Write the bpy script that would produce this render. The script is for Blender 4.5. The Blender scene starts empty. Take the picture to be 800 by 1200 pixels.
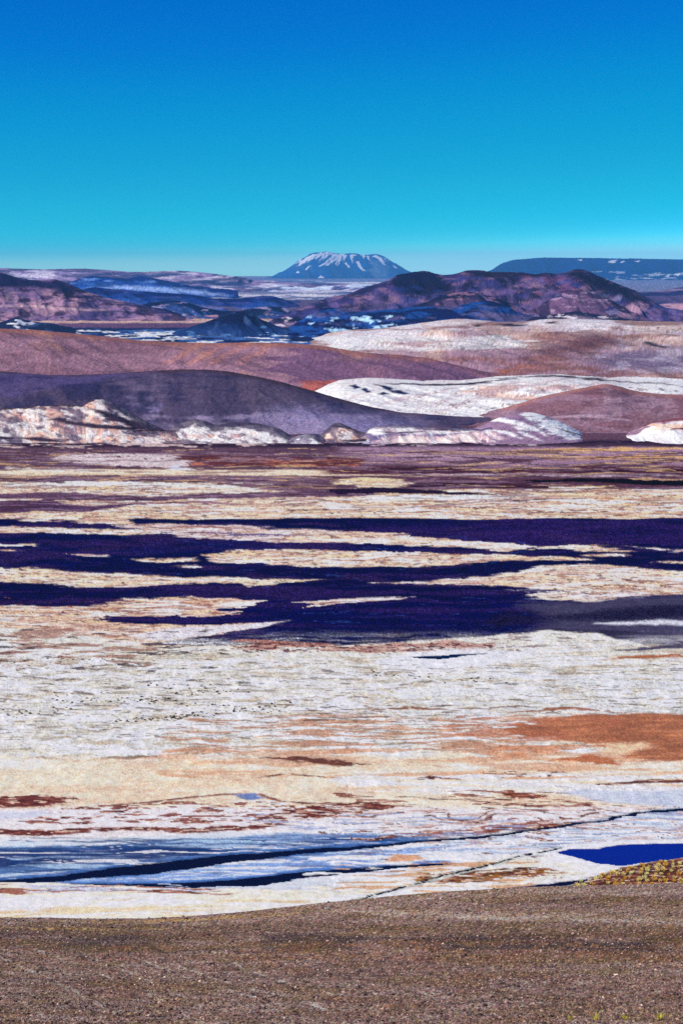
import bpy, math
import numpy as np

# ------------------------------------------------------------------ camera, sky, sun, exposure
S = bpy.context.scene
COL = S.collection
EYE = 150.0            # metres above the salt flat
F = 1700.0             # focal length in photograph pixels (photograph 800 x 1200)
CX, HY = 400.0, 318.0  # principal column, eye-level row

cam_d = bpy.data.cameras.new('camera')
cam = bpy.data.objects.new('camera', cam_d); COL.objects.link(cam)
cam.location = (0, 0, EYE); cam.rotation_euler = (math.pi / 2, 0, 0)
cam_d.sensor_fit = 'VERTICAL'; cam_d.sensor_height = 36.0
cam_d.lens = 36.0 * F / 1200.0
cam_d.shift_y = -(600.0 - HY) / 1200.0
cam_d.clip_start = 1.0; cam_d.clip_end = 120000.0
S.camera = cam
S.render.resolution_x, S.render.resolution_y = 682, 1024

SUN_EL, SUN_DIR = math.radians(37), (-0.93, -0.36)
W = bpy.data.worlds.new('World'); S.world = W; W.use_nodes = True
wn, wl = W.node_tree.nodes, W.node_tree.links
wn.clear()
sky = wn.new('ShaderNodeTexSky'); sky.sky_type = 'NISHITA'; sky.sun_disc = False
sky.sun_elevation = SUN_EL; sky.sun_rotation = math.atan2(SUN_DIR[0], SUN_DIR[1])
sky.altitude = 4200; sky.air_density = 0.6; sky.dust_density = 0.0; sky.ozone_density = 6.0
SKY = 0.085
dn = wn.new('ShaderNodeVectorMath'); dn.operation = 'SCALE'; dn.inputs['Scale'].default_value = SKY
grade = wn.new('ShaderNodeRGBCurve')                       # the photograph's strong blue-cyan grading
for ch, pts in ((0, ((0, 0), (0.13, 0.002), (0.21, 0.02), (0.25, 0.13), (0.30, 0.38), (1, 1))),
                (1, ((0, 0), (0.06, 0.04), (0.13, 0.115), (0.173, 0.19), (0.276, 0.31), (0.38, 0.47), (0.50, 0.84), (1, 1))),
                (2, ((0, 0), (0.12, 0.18), (0.30, 0.41), (0.39, 0.44), (0.55, 0.49), (0.65, 0.60), (0.74, 0.86), (1, 1)))):
    cu = grade.mapping.curves[ch]
    cu.points[0].location = pts[0]; cu.points[1].location = pts[-1]
    for q in pts[1:-1]: cu.points.new(*q)
grade.mapping.update()
up = wn.new('ShaderNodeVectorMath'); up.operation = 'SCALE'; up.inputs['Scale'].default_value = 1.5 / SKY
bg = wn.new('ShaderNodeBackground'); bg.inputs['Strength'].default_value = SKY
wo = wn.new('ShaderNodeOutputWorld')
wl.new(sky.outputs[0], dn.inputs[0]); wl.new(dn.outputs[0], grade.inputs['Color']); wl.new(grade.outputs[0], up.inputs[0])
wl.new(up.outputs[0], bg.inputs['Color']); wl.new(bg.outputs[0], wo.inputs['Surface'])

sun_d = bpy.data.lights.new('sun', 'SUN'); sun_d.energy = 4.8; sun_d.angle = math.radians(0.53); sun_d.color = (1.0, 0.91, 0.75)
sun = bpy.data.objects.new('sun', sun_d); COL.objects.link(sun)
ce = math.cos(SUN_EL); n = math.hypot(*SUN_DIR)
from mathutils import Vector
sv = Vector((SUN_DIR[0] / n * ce, SUN_DIR[1] / n * ce, math.sin(SUN_EL)))
sun.rotation_euler = sv.to_track_quat('Z', 'Y').to_euler(); sun.location = (-300, -300, 600)

S.view_settings.view_transform = 'Standard'; S.view_settings.look = 'None'
S.view_settings.exposure = 0.0; S.view_settings.gamma = 1.0; S.view_settings.use_curve_mapping = False
S.cycles.use_denoising = False
S.cycles.max_bounces = 4; S.cycles.volume_bounces = 1; S.cycles.diffuse_bounces = 2

ILLUM = 0.9           # display value of a white sunlit horizontal surface

# ------------------------------------------------------------------ helpers
def lin(c):
    c = np.asarray(c, float) / 255.0
    return np.where(c <= 0.04045, c / 12.92, ((c + 0.055) / 1.055) ** 2.4)

def albedo(c, k=1.0):
    return np.clip(lin(c) / ILLUM * k, 0.004, 0.86)

def hash2(ix, iy, seed):
    h = (ix.astype(np.int64) * 374761393 + iy.astype(np.int64) * 668265263 + seed * 974634541) & 0xFFFFFFFF
    h = ((h ^ (h >> 13)) * 1274126177) & 0xFFFFFFFF
    h = (h ^ (h >> 16)) & 0xFFFFFF
    return h / float(0xFFFFFF)

def vnoise(x, y, seed):
    ix, iy = np.floor(x), np.floor(y)
    fx, fy = x - ix, y - iy
    fx = fx * fx * (3 - 2 * fx); fy = fy * fy * (3 - 2 * fy)
    a = hash2(ix, iy, seed); b = hash2(ix + 1, iy, seed)
    c = hash2(ix, iy + 1, seed); d = hash2(ix + 1, iy + 1, seed)
    return ((a + (b - a) * fx) * (1 - fy) + (c + (d - c) * fx) * fy) * 2 - 1

def fbm(x, y, seed, octv=4, gain=0.5):
    s, a, t = 0, 1.0, 0
    for k in range(octv):
        s = s + a * vnoise(x, y, seed + k * 17); t += a
        x = x * 2.03 + 11.3; y = y * 2.03 - 7.1; a *= gain
    return s / t

def ridged(x, y, seed, octv=4, gain=0.5):
    s, a, t = 0, 1.0, 0
    for k in range(octv):
        s = s + a * (1 - np.abs(vnoise(x, y, seed + k * 17)) * 2); t += a
        x = x * 2.03 + 3.3; y = y * 2.03 + 5.1; a *= gain
    return s / t

def smooth(a, b, x):
    t = np.clip((x - a) / (b - a), 0, 1)
    return t * t * (3 - 2 * t)

def at(x, y, z=0.0):
    """photograph pixel -> point on the level z"""
    D = F * (EYE - z) / (y - HY)
    return ((x - CX) * D / F, D, z)

class Canvas:
    """albedo and kind of ground for every vertex of a terrain sheet (x, y: photograph pixels; X, Y: metres)"""
    def __init__(self, x, y, X, Y, base, kind=0):
        self.x, self.y, self.X, self.Y = x, y, X, Y
        self.rgb = np.empty(x.shape + (3,)); self.rgb[:] = albedo(base)
        self.kind = np.full(x.shape, kind, np.int32)
        self.seed = 1
    def blend(self, a, col, kind=None, thr=0.5, sl=None):
        sl = sl if sl is not None else (slice(None),) * self.x.ndim
        r = self.rgb[sl]
        r += a[..., None] * (albedo(col) - r)
        if kind is not None:
            k = self.kind[sl]; k[a > thr] = kind
    def poly(self, pts, col, kind=None, soft=1.0, wx=14, wy=1.6, op=1.0, ax=0.2, seed=None, hole=0.0):
        """ragged patch bounded by the outline pts"""
        self.seed += 1; sd0 = seed or self.seed * 31
        p = np.asarray(pts, float)
        m = 40 + wx; my = 4 + wy * 2 + soft
        ysel = np.nonzero(((self.y > p[:, 1].min() - my) & (self.y < p[:, 1].max() + my)).any(axis=1))[0]
        xsel = np.nonzero(((self.x > p[:, 0].min() - m) & (self.x < p[:, 0].max() + m)).any(axis=0))[0]
        if len(ysel) == 0 or len(xsel) == 0: return
        sl = (slice(ysel[0], ysel[-1] + 1), slice(xsel[0], xsel[-1] + 1))
        x, y = self.x[sl], self.y[sl]
        qx = x + wx * fbm(x / 55, y / 7, sd0, 3) + wx * 0.9 * fbm(x / 26, y / 1.7, sd0 + 5, 2)
        qy = y + wy * fbm(x / 45, y / 9, sd0 + 9, 3) + wy * 0.55 * fbm(x / 8, y / 3, sd0 + 13, 2)
        ins = np.zeros(x.shape, bool); dist = np.full(x.shape, 1e9)
        n = len(p)
        for i in range(n):
            x0, y0 = p[i]; x1, y1 = p[(i + 1) % n]
            cond = (y0 > qy) != (y1 > qy)
            if y1 != y0:
                ins ^= cond & (qx < (x1 - x0) * (qy - y0) / (y1 - y0) + x0)
            dx, dy = (x1 - x0) * ax, y1 - y0
            L = dx * dx + dy * dy + 1e-9
            t = np.clip(((qx - x0) * ax * dx + (qy - y0) * dy) / L, 0, 1)
            dist = np.minimum(dist, np.hypot((qx - x0) * ax - t * dx, qy - y0 - t * dy))
        sd = np.where(ins, dist, -dist)
        if hole: sd = sd - hole * 3.2 * smooth(.08, .5, fbm(x / 16, (y + 3 * fbm(x / 40, y / 12, sd0 + 23, 2)) / 2.6, sd0 + 21, 3))
        a = smooth(-soft, soft, sd) * op
        self.blend(a, col, kind, 0.5 * op, sl)
    def streak(self, pts, w, col, kind=None, **k):
        """tapered streak along a line, w: half-heights"""
        if np.isscalar(w):
            m = len(pts)
            if m == 2:
                (x0, y0), (x1, y1) = pts
                pts = [(x0 + (x1 - x0) * t, y0 + (y1 - y0) * t) for t in (0, .2, .5, .8, 1)]; m = 5
            w = [w * s for s in np.sin(np.linspace(0.12, math.pi - 0.12, m)) ** 0.6]
        up = [(x, y - h) for (x, y), h in zip(pts, w)]
        dn = [(x, y + h) for (x, y), h in zip(pts, w)][::-1]
        self.poly(up + dn, col, kind, **k)
    def spots(self, box, col, lx, ly, thr, width=0.1, op=1.0, kind=None, octv=3, feather=12, only=None, wob=1.0):
        """scattered patches inside a box, lx/ly: their size in photograph pixels"""
        self.seed += 1
        x0, x1, y0, y1 = box
        m = feather * 5; my = feather * .3 + wob * 4
        ysel = np.nonzero(((self.y > y0 - my) & (self.y < y1 + my)).any(axis=1))[0]
        xsel = np.nonzero(((self.x > x0 - m) & (self.x < x1 + m)).any(axis=0))[0]
        if len(ysel) == 0 or len(xsel) == 0: return
        sl = (slice(ysel[0], ysel[-1] + 1), slice(xsel[0], xsel[-1] + 1))
        x, y = self.x[sl], self.y[sl]
        qx = x + 3 * feather * fbm(x / 40, y / 5, self.seed * 41, 2)
        qy = y + wob * 4 * fbm(x / 60, y / 16, self.seed * 43, 3)
        f = smooth(x0 - feather * 2, x0 + feather, qx) * (1 - smooth(x1 - feather, x1 + feather * 2, qx))
        f = f * smooth(y0 - feather * .3, y0 + feather * .4, qy) * (1 - smooth(y1 - feather * .4, y1 + feather * .3, qy))
        v = fbm(x / lx, qy / ly, self.seed * 37, octv, 0.55)
        a = smooth(thr - width, thr + width, v - (1 - f) * 1.2) * op
        if only is not None: a = a * np.isin(self.kind[sl], only)
        self.blend(a, col, kind, 0.5 * op, sl)
    def grit(self, amp, seed=1):
        """vertex-sized pebbles and crumbs"""
        g = np.random.default_rng(seed)
        self.rgb *= np.exp(g.normal(0, amp, self.x.shape))[..., None] * (1 + g.normal(0, amp * .22, self.rgb.shape))
    def grain(self, size, amp, seed=3, octv=2):
        g = fbm(self.X / size, self.Y / size, seed, octv, 0.7)
        self.rgb *= np.exp(g * amp)[..., None]

# ---- materials
def node_mat(name, rough=0.9, fine=1.2, amp=0.35, bump=0.3, spec=0.2, bumpdist=0.15):
    m = bpy.data.materials.new(name); m.use_nodes = True
    nt = m.node_tree; N, L = nt.nodes, nt.links
    b = N['Principled BSDF']; b.inputs['Roughness'].default_value = rough
    b.inputs['Specular IOR Level'].default_value = spec
    at_ = N.new('ShaderNodeAttribute'); at_.attribute_name = 'tint'
    tc = N.new('ShaderNodeTexCoord')
    no = N.new('ShaderNodeTexNoise'); no.inputs['Scale'].default_value = 1.0 / fine
    no.inputs['Detail'].default_value = 4.0; no.inputs['Roughness'].default_value = 0.7
    mr = N.new('ShaderNodeMapRange'); mr.inputs[1].default_value = 0.25; mr.inputs[2].default_value = 0.75
    mr.inputs[3].default_value = 1 - amp; mr.inputs[4].default_value = 1 + amp
    mx = N.new('ShaderNodeVectorMath'); mx.operation = 'SCALE'
    L.new(tc.outputs['Object'], no.inputs['Vector']); L.new(no.outputs['Fac'], mr.inputs[0])
    L.new(at_.outputs['Color'], mx.inputs[0]); L.new(mr.outputs[0], mx.inputs['Scale'])
    L.new(mx.outputs['Vector'], b.inputs['Base Color'])
    if bump:
        bp = N.new('ShaderNodeBump'); bp.inputs['Strength'].default_value = bump; bp.inputs['Distance'].default_value = bumpdist
        L.new(no.outputs['Fac'], bp.inputs['Height']); L.new(bp.outputs[0], b.inputs['Normal'])
    return m

def water_mat(name, col, rough=0.08, ripple=0.05, spec=0.3):
    m = bpy.data.materials.new(name); m.use_nodes = True
    nt = m.node_tree; N, L = nt.nodes, nt.links
    b = N['Principled BSDF']; b.inputs['Roughness'].default_value = rough
    b.inputs['Base Color'].default_value = (*albedo(col), 1); b.inputs['IOR'].default_value = 1.33; b.inputs['Specular IOR Level'].default_value = spec
    tc = N.new('ShaderNodeTexCoord'); no = N.new('ShaderNodeTexNoise'); no.inputs['Scale'].default_value = 0.7
    no.inputs['Detail'].default_value = 3
    bp = N.new('ShaderNodeBump'); bp.inputs['Strength'].default_value = ripple; bp.inputs['Distance'].default_value = 0.2
    L.new(tc.outputs['Object'], no.inputs['Vector']); L.new(no.outputs['Fac'], bp.inputs['Height']); L.new(bp.outputs[0], b.inputs['Normal'])
    return m

def plain_mat(name, col, rough=0.85, var=0.3, scale=3.0):
    m = bpy.data.materials.new(name); m.use_nodes = True
    nt = m.node_tree; N, L = nt.nodes, nt.links
    b = N['Principled BSDF']; b.inputs['Roughness'].default_value = rough; b.inputs['Specular IOR Level'].default_value = 0.2
    tc = N.new('ShaderNodeTexCoord'); no = N.new('ShaderNodeTexNoise'); no.inputs['Scale'].default_value = scale
    cr = N.new('ShaderNodeValToRGB'); c = albedo(col)
    cr.color_ramp.elements[0].position = 0.3; cr.color_ramp.elements[1].position = 0.7
    cr.color_ramp.elements[0].color = (*(c * (1 - var)), 1); cr.color_ramp.elements[1].color = (*np.minimum(c * (1 + var), .9), 1)
    L.new(tc.outputs['Object'], no.inputs['Vector']); L.new(no.outputs['Fac'], cr.inputs[0]); L.new(cr.outputs[0], b.inputs['Base Color'])
    return m

def mesh_obj(name, verts, faces, mat, tint=None, smooth_shade=True, parent=None, kind=None, label=None, cat=None, group=None):
    """verts (n,3), faces (m,3|4) arrays -> one mesh object"""
    verts = np.ascontiguousarray(verts, np.float32); faces = np.ascontiguousarray(faces, np.int32)
    me = bpy.data.meshes.new(name)
    k = faces.shape[1]; m = len(faces)
    me.vertices.add(len(verts)); me.vertices.foreach_set('co', verts.ravel())
    me.loops.add(m * k); me.loops.foreach_set('vertex_index', faces.ravel())
    me.polygons.add(m); me.polygons.foreach_set('loop_start', np.arange(0, m * k, k, dtype=np.int32))
    me.polygons.foreach_set('use_smooth', np.full(m, smooth_shade, bool))
    if tint is not None:
        ca = me.attributes.new('tint', 'FLOAT_COLOR', 'POINT')
        c = np.ones((len(verts), 4), np.float32); c[:, :3] = tint
        ca.data.foreach_set('color', c.ravel())
    me.update(calc_edges=True)
    me.materials.append(mat)
    o = bpy.data.objects.new(name, me); COL.objects.link(o)
    return tag(o, label, cat, group, kind, parent)

def tag(o, label=None, cat=None, group=None, kind=None, parent=None):
    if kind: o['kind'] = kind
    if label: o['label'] = label
    if cat: o['category'] = cat
    if group: o['group'] = group
    if parent: o.parent = parent
    return o

def sheet(P, rgb, kindmap, kinds, parents=None):
    """grid P (r,c,3) split by the ground kind of each face; kinds: id -> dict(name, mat, ...)"""
    r, c = P.shape[:2]
    idx = np.arange(r * c).reshape(r, c)
    q = np.stack([idx[:-1, :-1], idx[:-1, 1:], idx[1:, 1:], idx[1:, :-1]], -1).reshape(-1, 4)
    fk = kindmap[:-1, :-1].reshape(-1)
    V, T = P.reshape(-1, 3), rgb.reshape(-1, 3)
    out = {}
    for k, d in kinds.items():
        f = q[fk == k]
        if len(f) == 0: continue
        used, inv = np.unique(f, return_inverse=True)
        dd = dict(d); mat = dd.pop('mat'); name = dd.pop('name'); par = dd.pop('child_of', None)
        out[k] = mesh_obj(name, V[used], inv.reshape(-1, 4), mat, T[used], parent=out.get(par), **dd)
    return out

M_SALT = node_mat('salt crust', 0.85, 1.6, 0.22, 0.5)
M_SAND = node_mat('sand', 0.95, 2.0, 0.16, 0.25)
M_GRAVEL_BANDS = node_mat('gravel and dark bands', 1.0, 1.2, 0.35, 0.4, 0.0)  # serves the purple gravel plain and the navy bands
M_MUD = node_mat('mineral mud', 0.8, 1.0, 0.35, 0.4, 0.2)
M_WET = node_mat('wet mud film', 0.35, 3.0, 0.2, 0.1, 0.4)
M_ROCK = node_mat('hill slope', 0.95, 5.0, 0.22, 0.35, 0.1, 0.5)
M_CLIFF = node_mat('eroded tuff', 0.95, 2.0, 0.25, 0.6, 0.1, 0.5)
M_FAR = node_mat('far mountain rock', 0.95, 60.0, 0.25, 0.4, 0.1, 8.0)
M_SNOW = node_mat('snow', 0.6, 40.0, 0.05, 0.2, 0.3, 3.0)
M_SLOPE = node_mat('stony slope', 0.95, 0.35, 0.45, 0.6, 0.1, 0.08)
M_POND = water_mat('pond water', (2, 36, 138), 0.15, 0.06, 0.1)
M_STREAM = water_mat('stream water', (8, 12, 40), 0.2, 0.05, 0.08)

# colours as they show in full sun
WHITE, SGREY, CREAM, TAN = (240, 236, 234), (190, 188, 184), (226, 204, 178), (208, 170, 146)
PEACH, RUST, RED, BROWN = (235, 207, 184), (160, 106, 76), (112, 58, 50), (112, 80, 68)
PURPLE, MAUVE, NAVY, WINE, LAV = (102, 76, 92), (154, 126, 146), (12, 13, 68), (72, 36, 60), (76, 72, 98)
BLUE, LBLUE, STEEL = (56, 76, 136), (150, 172, 206), (104, 112, 142)


# ------------------------------------------------------------------ the ground sheet and the plain
gv = np.array([(-15000, -2000, -6), (15000, -2000, -6), (15000, 46000, -6), (-15000, 46000, -6)], float)
gx = np.linspace(-15000, 15000, 41); gy = np.linspace(-2000, 46000, 61)
GX, GY = np.meshgrid(gx, gy)
GZ = -6 + 2.0 * fbm(GX / 900, GY / 900, 5)
gcan = Canvas(GX, GY, GX, GY, (150, 125, 120)); gcan.grain(900, 0.35)
sheet(np.stack([GX, GY, GZ], -1), gcan.rgb, gcan.kind, {0: dict(name='desert_ground', mat=M_FAR, kind='structure',
      label='brown desert ground reaching to the far mountains', cat='ground')})

ys = np.concatenate([np.arange(325.5, 404, 0.8), np.arange(404, 500, 4.0), np.arange(500, 1092, 0.92), np.arange(1092, 1500, 12.0)])
xs = np.concatenate([np.arange(-900, -60, 14.0), np.arange(-60, 860, 1.0), np.arange(860, 1700, 14.0)])
PX, PY = np.meshgrid(xs, ys)
GD = F * EYE / (PY - HY)
GXw = (PX - CX) * GD / F
c = Canvas(PX, PY, GXw, GD, CREAM)
FIELD = c

SALT, SAND, DARK, MUD, WET, STREAM, POND, FAN, BASIN = range(9)
def band(y0, y1, col, kind, wob=2.0, soft=2.0, x0=-2000, x1=3000):
    c.seed += 1
    r = np.nonzero((ys > y0 - wob - soft - 1) & (ys < y1 + wob + soft + 1))[0]
    sl = (slice(r[0], r[-1] + 1), slice(None))
    x, y = PX[sl], PY[sl]
    w = wob * fbm(x / 90, y / 30, c.seed * 13, 4)
    a = smooth(y0 - soft, y0 + soft, y + w) * (1 - smooth(y1 - soft, y1 + soft, y + w))
    if x0 > -2000 or x1 < 3000:
        ww = 25 * fbm(x / 40, y / 5, c.seed * 13 + 7, 3)
        a = a * smooth(x0 - 20, x0 + 20, x + ww) * (1 - smooth(x1 - 20, x1 + 20, x + ww))
    c.blend(a, col, kind, .5, sl)

# -- far basin beyond the hills
band(300, 500, (70, 64, 100), BASIN)
band(326, 352, (120, 122, 150), BASIN)
c.spots((150, 520, 328, 356), (206, 200, 208), 60, 2.2, 0.1, 0.2)
c.spots((150, 520, 328, 356), (60, 78, 130), 70, 2.0, 0.15, 0.1)
band(352, 373, (96, 82, 112), BASIN)
band(373.5, 378.5, (190, 160, 150), BASIN, 1.0, 0.8)
band(378.5, 384, (104, 74, 104), BASIN, 1.0, 1.0)
band(384, 500, (26, 36, 82), BASIN, 1.5, 1.0)
c.spots((70, 460, 381, 408), (70, 104, 160), 40, 2.0, 0.05, 0.15)
c.spots((80, 460, 383, 408), (214, 220, 232), 22, 1.5, 0.22, 0.06)
c.streak([(0, 372), (70, 371)], 1.5, (120, 96, 118), BASIN)

# -- purple gravel fan at the foot of the hills
band(470, 606, PURPLE, FAN, 1)
band(515, 525, (74, 54, 72), FAN, 1)
band(521, 523.5, (58, 40, 62), FAN, 1.2, 1, -2000, 480)
c.spots((-60, 330, 518, 527), (206, 184, 180), 22, 1.6, .06, .12, .85, SALT)
c.spots((380, 700, 516, 525), (190, 172, 178), 26, 1.4, .16, .12, .8, SALT)
c.streak([(380, 519), (480, 518), (600, 519), (860, 517)], [1, 1.6, 1.2, .8], (52, 34, 60), FAN)
band(524, 545, MAUVE, FAN, 2, 2, 400)
c.streak([(560, 530), (860, 524)], 1.6, (206, 166, 120), FAN)
c.streak([(640, 538), (860, 534)], 2.2, (204, 162, 116), FAN)
c.streak([(400, 530), (560, 536)], 1.4, (176, 150, 160), FAN)
c.spots((400, 860, 526, 548), (96, 66, 80), 60, 2, 0.2, 0.1)
# left rubble strips
c.poly([(50, 541), (70, 534), (120, 532), (210, 533), (230, 540), (200, 549), (120, 546), (90, 543)], (204, 188, 188), SALT, hole=.6)
c.spots((70, 240, 532, 540), (96, 44, 54), 10, 1.2, 0.22, 0.1)
c.poly([(0, 546), (40, 540), (60, 538), (100, 545), (60, 550), (0, 552)], (104, 82, 104), FAN)
c.poly([(205, 534), (300, 534), (420, 538), (420, 549), (330, 548), (250, 545)], (108, 60, 60), FAN)
c.spots((210, 430, 535, 549), (168, 110, 92), 30, 1.6, 0.15, 0.1)
c.poly([(190, 553), (206, 545), (216, 548), (240, 553), (215, 556)], (214, 216, 228), SALT, wx=5)
band(550.5, 557, CREAM, SAND, 2, 1.2, -2000, 470)
c.streak([(0, 549), (140, 553)], 1.6, (228, 216, 200), SAND)
c.streak([(0, 558), (120, 556), (220, 558)], 1.3, (214, 190, 160), SAND)
band(558, 566, (112, 88, 106), FAN, 2, 1, -2000, 420)
c.streak([(120, 562), (330, 564)], 1.0, (84, 60, 80), FAN)
# right stripes
band(547, 556, (92, 52, 66), FAN, 1.2, 1, 380)
c.streak([(400, 550), (520, 548), (660, 551), (860, 553)], [1, 1.2, 1.3, 1.3], (56, 24, 38), FAN)
c.streak([(470, 556), (640, 556), (860, 559)], 1.3, (188, 168, 178), SALT)
c.streak([(540, 554), (700, 556), (860, 558)], 0.8, (48, 22, 42), FAN)
band(560, 575, (98, 66, 84), FAN, 1.5, 1.2, 380)
c.streak([(610, 565), (680, 563), (760, 565), (870, 566)], [1, 2.4, 3.2, 3], (24, 10, 26), DARK, soft=.8)
c.streak([(430, 571), (520, 568), (610, 570), (660, 573)], [1.2, 3, 3, 1], (58, 28, 52), FAN)
c.streak([(640, 571), (720, 570)], 1.3, (206, 182, 140), SAND)
c.poly([(370, 574), (400, 562), (440, 559), (470, 562), (484, 568), (450, 574)], (222, 202, 162), SAND)
# cream belt
band(574, 609, CREAM, SAND, 1.5, 1.5)
band(566, 575, (214, 194, 170), SAND, 3.5, 1.5, -2000, 300)
c.streak([(0, 571), (80, 566), (200, 569), (320, 570)], [1.5, 3, 3, 1], (232, 222, 210), SALT, hole=.6, wx=24)
c.streak([(250, 566), (330, 572), (420, 570)], [1, 3, 3], (112, 84, 98), FAN)
c.streak([(-40, 582), (60, 581), (180, 584), (310, 580), (430, 577)], [3, 4.2, 2.5, 3.5, 4], (104, 78, 100), FAN)
c.streak([(-20, 596), (40, 592), (100, 596), (170, 590)], [6, 7, 3.5, .8], (92, 66, 96), FAN)
c.streak([(120, 590), (230, 588), (300, 591)], 1.6, (150, 116, 126), FAN)
c.streak([(380, 577), (450, 575), (520, 577), (580, 580)], [3, 3.6, 2.2, .5], (44, 22, 52), DARK, soft=.7)
c.streak([(400, 585), (470, 582), (560, 583), (620, 580)], 2.6, (236, 228, 222), SALT)
c.streak([(440, 597), (520, 592), (600, 586), (690, 583)], 1.2, (160, 136, 140), FAN)
c.spots((620, 860, 582, 598), (204, 158, 96), 50, 1.8, 0.1, 0.15)
c.spots((560, 860, 590, 608), (150, 112, 100), 12, 1.4, 0.28, 0.1)
c.spots((300, 860, 582, 608), (196, 168, 150), 40, 1.5, 0.18, 0.1, .7)

c.spots((-60, 900, 528, 606), (120, 92, 96), 60, 2.2, .2, .12, .7, only=(SAND, SALT))
c.spots((-60, 900, 526, 580), (196, 164, 128), 70, 2.0, .26, .1, .75, only=FAN)
c.spots((-60, 900, 526, 604), (86, 52, 58), 50, 2.0, .26, .1, .6, only=FAN)
# -- the navy bands painted across the plain, with pale strips between
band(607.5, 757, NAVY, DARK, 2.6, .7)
def pale(pts, col=CREAM, kind=SAND, **k):
    k.setdefault('soft', 1.3); k.setdefault('wx', 20); k.setdefault('hole', .28); c.poly(pts, col, kind, **k)
pale([(-60, 605), (300, 605), (330, 607.5), (160, 608.5), (150, 612), (165, 616), (90, 613), (80, 609), (-60, 607)], wx=10, wy=1)
pale([(20, 609), (60, 608), (70, 611), (30, 611)], (196, 166, 160), wx=8)
pale([(-60, 616), (-20, 617), (60, 618), (130, 620), (200, 621), (190, 626), (120, 626), (40, 625), (-60, 623)], (232, 214, 196))
pale([(140, 616), (210, 614), (300, 617), (330, 620), (400, 622), (480, 626), (420, 636), (330, 636), (260, 633), (190, 626)], (206, 188, 186))
pale([(320, 626), (400, 622), (470, 628), (540, 634), (600, 637), (660, 641), (600, 646), (520, 641), (450, 639), (400, 636), (340, 636)], (226, 204, 182))
c.streak([(165, 618), (240, 617), (300, 620)], 1.4, (150, 104, 92), MUD, hole=.5)
c.streak([(220, 624), (290, 627), (360, 628)], 1.4, (110, 98, 130), DARK)
pale([(655, 640), (680, 638), (730, 643), (740, 646), (690, 646), (660, 643)])
pale([(735, 640), (780, 643), (860, 646), (860, 649), (790, 646)], (226, 214, 220), wx=6)
pale([(680, 650.5), (730, 650), (738, 652.5), (690, 652.5)], wx=6)
pale([(768, 658), (860, 657), (860, 660), (790, 660)], wx=6)
pale([(0, 637.5), (40, 637.5), (44, 640), (10, 640.5), (-60, 641), (-60, 638)], wx=5, wy=.8)
pale([(-60, 644), (20, 644), (26, 646), (-60, 647)], wx=5, wy=.8)
pale([(78, 649), (124, 650), (126, 652), (100, 652)], (200, 186, 190), wx=4, wy=.6)
pale([(152, 656), (190, 655), (228, 653), (232, 657), (200, 660), (168, 659)], wx=7)
pale([(206, 664), (230, 662), (234, 665), (212, 666)], wx=5, wy=.7)
pale([(232, 652), (270, 645), (330, 644), (420, 646), (520, 648), (590, 650), (640, 655), (560, 658), (500, 663), (420, 665), (340, 665), (300, 660), (250, 658)])
c.spots((280, 600, 646, 664), (140, 84, 74), 14, 1.5, 0.3, 0.1, .8)
pale([(-60, 664), (0, 665), (60, 668), (140, 672), (220, 676), (300, 678), (372, 680), (330, 685), (290, 688), (262, 682), (200, 685), (150, 688), (90, 688), (30, 682), (-60, 680)], (222, 204, 176))
pale([(86, 687), (98, 687), (98, 689), (88, 689)], wx=3, wy=.5)
pale([(440, 684), (500, 681), (560, 676), (620, 670), (625, 664), (690, 662), (750, 666), (800, 670), (870, 672), (870, 696), (790, 697), (740, 700), (690, 706), (650, 703), (618, 697), (652, 692), (612, 688), (560, 686), (500, 684)], (224, 206, 188))
c.spots((690, 870, 672, 698), (128, 72, 60), 8, 1.3, 0.18, 0.1, .9)
c.spots((600, 760, 690, 706), (236, 234, 236), 30, 2, 0.0, 0.2, .8)
pale([(600, 654), (660, 652), (690, 656), (640, 658)], wx=6)
pale([(338, 706), (400, 702.5), (440, 701), (482, 699.5), (470, 703), (420, 706), (390, 709), (352, 713), (370, 708)], (228, 214, 212), wx=6, wy=.8)
c.streak([(415, 724), (450, 723), (486, 722)], 1.2, (52, 72, 128), DARK, wx=5, wy=.5)
pale([(-60, 712), (20, 710), (70, 712), (130, 708), (150, 702), (220, 699), (312, 704), (292, 712), (250, 713), (284, 720), (230, 724), (180, 722), (130, 722), (120, 727), (170, 731), (260, 731), (330, 730), (278, 738), (230, 744), (200, 750), (180, 757), (110, 775), (-60, 775)], (216, 190, 172), SAND)
c.poly([(120, 727), (150, 724), (240, 722.5), (310, 718), (340, 726), (250, 733), (170, 732)], NAVY, DARK, soft=.7)
c.streak([(-60, 708), (60, 705), (140, 704)], 1.6, (34, 20, 56), DARK)
pale([(150, 744), (200, 736), (260, 733), (340, 727), (300, 737), (240, 745), (180, 752)], (214, 206, 208), SALT, wx=7)
c.spots((-60, 300, 700, 724), (150, 96, 76), 26, 1.8, 0.16, 0.1, .9)
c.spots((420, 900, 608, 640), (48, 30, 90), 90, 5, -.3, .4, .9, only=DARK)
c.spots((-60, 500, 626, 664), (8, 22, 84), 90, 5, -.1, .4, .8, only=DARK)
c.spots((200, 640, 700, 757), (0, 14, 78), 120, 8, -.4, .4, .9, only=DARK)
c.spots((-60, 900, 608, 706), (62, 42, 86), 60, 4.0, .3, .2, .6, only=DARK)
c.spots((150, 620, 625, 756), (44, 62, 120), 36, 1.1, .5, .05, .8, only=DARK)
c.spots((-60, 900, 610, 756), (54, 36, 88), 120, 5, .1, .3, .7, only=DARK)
c.spots((-60, 900, 560, 757), (220, 186, 142), 60, 2.2, .12, .16, .5, only=SAND)
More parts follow.
